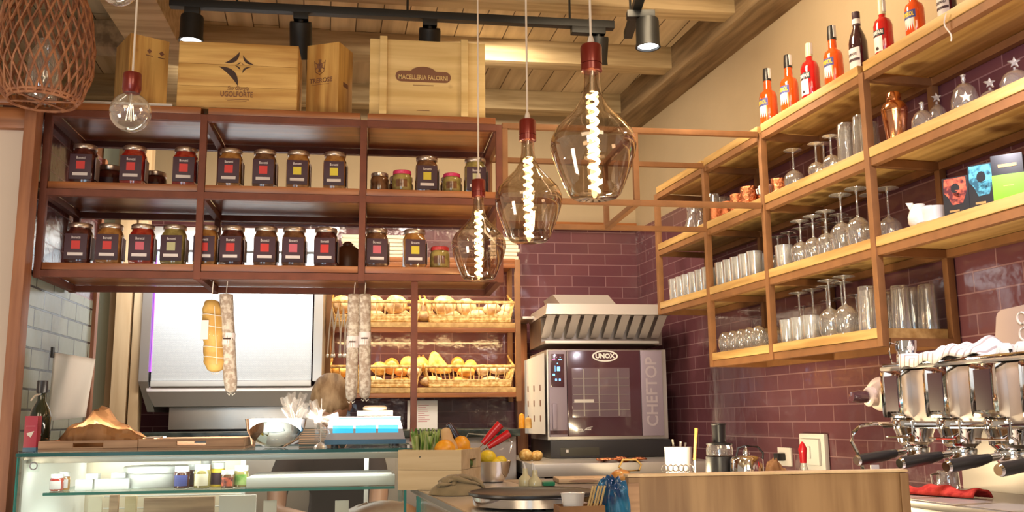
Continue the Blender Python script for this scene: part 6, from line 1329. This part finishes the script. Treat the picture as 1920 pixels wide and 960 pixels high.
# on the machine
p = RW(1.80, 2.20, 1.399); 
t = thing('milk_pitcher', 'steel milk pitcher standing on the far end of the espresso machine', 'pitcher', RW(1.655, 2.225, 1.3775), RWZ, ); t.scale = (.8, .8, .80)
MB().lathe([(0, .001), (.034, .001), (.036, .006), (.033, .035), (.031, .045), (.034, .060), (.036, .085), (.034, .085), (.029, .05), (0, .006)], 28, cap0=False, cap1=False).build('pitcher_body', 'chrome', t, ang=1)
MB().tube([(-.036, .0, .075), (-.060, .0, .080), (-.066, 0, .05), (-.060, 0, .012), (-.036, 0, .002+.006)], .0024, 6).build('wire_handle', 'chrome', t)
def towel(u, v):
    uu = 2.17-.27*u; dd = 1.600+.16*v+.012*sin(u*8); z = 1.386+.040*sin(pi*min(1, max(0, v)))**.6*(.55+.5*u)*min(1, (1.0-u)*9+.02)+.006*min(1, (1-u)*9)*sin(u*21+v*6)+.005*sin(v*15+u*9)
    if v < .16 and u < .55: z -= (.16-v)*.16*(1-u/.55); dd = 1.592-(.16-v)*.02
    return RW(dd, uu, z)
o = MB().grid(towel, 60, 22).build('striped_towel', ['cloth_white', 'stripe'], None, (0, 0, 0), ang=3, solid=.003)
for f in o.data.polygons:
    i = f.index//22
    if i % 4 == 1: f.material_index = 1
tag(o, 'white tea towel with thin grey stripes draped over the top of the espresso machine', 'towel')
for i, px in enumerate((1888, 1921)):
    dd = 1.66; u = UZ(px, 680, dd)[0]; t = thing('coffee_cup', 'white cup turned upside down on the espresso machine, %s one' % ('left', 'right')[i], 'cup', RW(dd, u, 1.3776), 0, 'white cups on the machine'); t.scale = (.62, .62, .62)
    MB().lathe([(.036, 0), (.035, .02), (.028, .045), (.020, .052), (.018, .056), (0, .0562)], 26, cap0=False, cap1=False).build('cup_body', 'ceramic', t); MB().tube([(-.032, -.012, .012), (-.045, -.02, .02), (-.036, -.018, .038)], .003, 6).build('handle', 'ceramic', t)
    MB().box((-.010, -.0345, .018), (.003, -.031, .032)).build('dark_mark', 'black_card', t)
u0 = UZ(1862, 640, 2.03)[0]
t = thing('beige_sign', 'beige rounded board with pale ring marks standing at the right behind the machine', 'sign', RW(2.03, u0, 1.3776), RWZ-pi/2)
m = MB(); m.prism([(-.0, 0), (.30, 0), (.30, .18), (.05, .166), (.035, .159), (.028, .148)], -.006, .006); m.build('board', 'beige_board', t)
m = MB()
for cx_, cz_, r_ in ((.125, .135, .016), (.130, .090, .018)): m.tube([(cx_+r_*cos(q), -.0072, cz_+r_*sin(q)) for q in [2*pi*j/20 for j in range(20)]], .003, 5, closed=True)
m.build('ring_mark', 'paper', t)
def redc(u, v):
    uu = 2.21-.27*u; dd = 1.50+.055*v+.09*u; return RW(dd, uu, 1.0570+.018*sin(pi*v)**.6*(1+.25*sin(u*13)+.15*sin(u*31+v*9)))
o = MB().grid(redc, 50, 12).build('red_cloth', 'red_cloth', None, (0, 0, 0), ang=3, solid=.004); tag(o, 'long red cleaning cloth lying along the drip tray of the espresso machine', 'cloth')
t = thing('clear_jug', 'small clear jug with a bent handle on the drip tray under the brewing groups', 'jug', RW(1.66, UZ(1775, 870, 1.66)[0], 1.0548)); MB().lathe([(0, .001), (.026, .001), (.028, .01), (.026, .05), (.024, .055)], 20, cap0=False, cap1=False).build('jug_body', 'cutglass', t); MB().tube([(-.025, 0, .048), (-.045, 0, .045), (-.04, 0, .015), (-.026, 0, .01)], .003, 6).build('handle', 'steel_dark', t)

# ---------------------------------------------------------------- person bent over behind the display case
t = thing('person', 'person with light brown hair in a dark shirt bent forward behind the counter, head bowed', 'person', (0, 0, 0))
H = PY(620, 757, 3.93); hx, hy, hz = H.x, H.y, H.z
V = []; Ed = []; Rr = []
def av(p, r): V.append(p); Rr.append(r); return len(V)-1
def ch(i, pts):
    for p, r in pts: j = av(p, r); Ed.append((i, j)); i = j
    return i
pel = av((hx+.04, 4.40, .86), .13)
sp1 = ch(pel, [((hx+.03, 4.33, .98), .125)]); chest = ch(sp1, [((hx+.01, 4.20, 1.08), .135)]); neckb = ch(chest, [((hx, 4.11, 1.16), .075)])
nk = ch(neckb, [((hx, 4.04, 1.215), .05), ((hx, 3.99, 1.255), .048)])
for s_ in (-1, 1):
    sh = ch(chest, [((hx+s_*.17, 4.10, 1.10), .062)])
    el = ch(sh, [((hx+s_*.20, 3.95, .99), .045), ((hx+s_*.19, 3.80, .90), .038)])
    wr = ch(el, [((hx+s_*.13+.03, 3.68, .895), .031), ((hx+s_*.075+.03, 3.57, .900), .023)])
    pm = ch(wr, [((hx+s_*.06+.03, 3.52, .902), .024), ((hx+s_*.05+.03, 3.49, .902), .024)])
    for k in range(4):
        x = hx+s_*.05+.03+(k-1.5)*.017; L = (.060, .070, .066, .052)[k]
        ch(pm, [((x, 3.465, .905), .0095), ((x, 3.465-L*.5, .900), .0085), ((x, 3.465-L*.8, .885), .0075)])
    ch(wr, [((hx+s_*.03+.03, 3.535, .892), .010), ((hx+s_*.005+.03, 3.505, .882), .009)])
    ft = ch(pel, [((hx+.04+s_*.09, 4.40, .78), .085), ((hx+.04+s_*.10, 4.38, .46), .060), ((hx+.04+s_*.10, 4.42, .09), .042), ((hx+.04+s_*.11, 4.30, .045), .038)])
me = bpy.data.meshes.new('body'); me.from_pydata(V, Ed, []); me.update()
bo = bpy.data.objects.new('body', me); COL.objects.link(bo); bo.parent = t
md = bo.modifiers.new('skin', 'SKIN'); 
for i, r in enumerate(Rr): me.skin_vertices[0].data[i].radius = (r, r)
me.skin_vertices[0].data[0].use_root = True
sb = bo.modifiers.new('sub', 'SUBSURF'); sb.levels = 1; sb.render_levels = 1
dg = bpy.context.evaluated_depsgraph_get(); me2 = bpy.data.meshes.new_from_object(bo.evaluated_get(dg)); bo.modifiers.clear(); bo.data = me2
me2.materials.clear(); me2.materials.append(M['skin']); me2.materials.append(M['shirt'])
for f in me2.polygons:
    c = f.center; f.use_smooth = True
    f.material_index = 0 if (c.y < 3.90 or (c.z > 1.19 and abs(c.x-hx) < .075)) else 1
# head: bowed, crown towards the camera
hd = MB(); hd.T = Matrix.Translation((hx, hy+.01, hz)) @ Matrix.Rotation(radians(52), 4, 'X')
rings = []
for (z, rx, ry, oy) in ((-.115, .045, .045, .02), (-.10, .052, .058, .0), (-.075, .058, .074, -.008), (-.04, .066, .084, -.004), (0, .072, .092, .0), (.04, .073, .095, .004), (.075, .063, .084, .008), (.098, .042, .058, .01), (.108, .012, .02, .01)):
    rings.append([(rx*cos(q), oy+ry*sin(q)-(.012 if (-.07 < z < .03 and abs(q-1.5*pi) < .25) else 0), z) for q in [2*pi*j/26 for j in range(26)]])
hd.loft(rings)
hd.blob((0, -.098, -.03), (.012, .016, .022), 10, 8); hd.blob((0, -.080, -.066), (.022, .010, .006), 10, 6)
for s_ in (-1, 1): hd.blob((s_*.074, .005, -.02), (.010, .018, .028), 10, 8); hd.blob((s_*.030, -.083, -.002), (.012, .007, .007), 10, 6)
hd.build('head', 'skin', t, ang=3)
hr = MB(); hr.T = Matrix.Translation((hx, hy+.01, hz)) @ Matrix.Rotation(radians(52), 4, 'X')
rings = []
for (z, rx, ry, oy) in ((-.06, .070, .060, .040), (-.03, .075, .078, .026), (.0, .079, .086, .018), (.04, .080, .096, .010), (.078, .070, .090, .008), (.104, .046, .062, .01), (.116, .012, .02, .01)):
    rings.append([(rx*cos(q)*(1+.02*sin(9*q+z*60)), oy+ry*sin(q)*(1+.02*sin(7*q)), z) for q in [2*pi*j/40 for j in range(40)]])
hr.loft(rings, cap0=False); hr.build('hair', 'hair', t, ang=3)
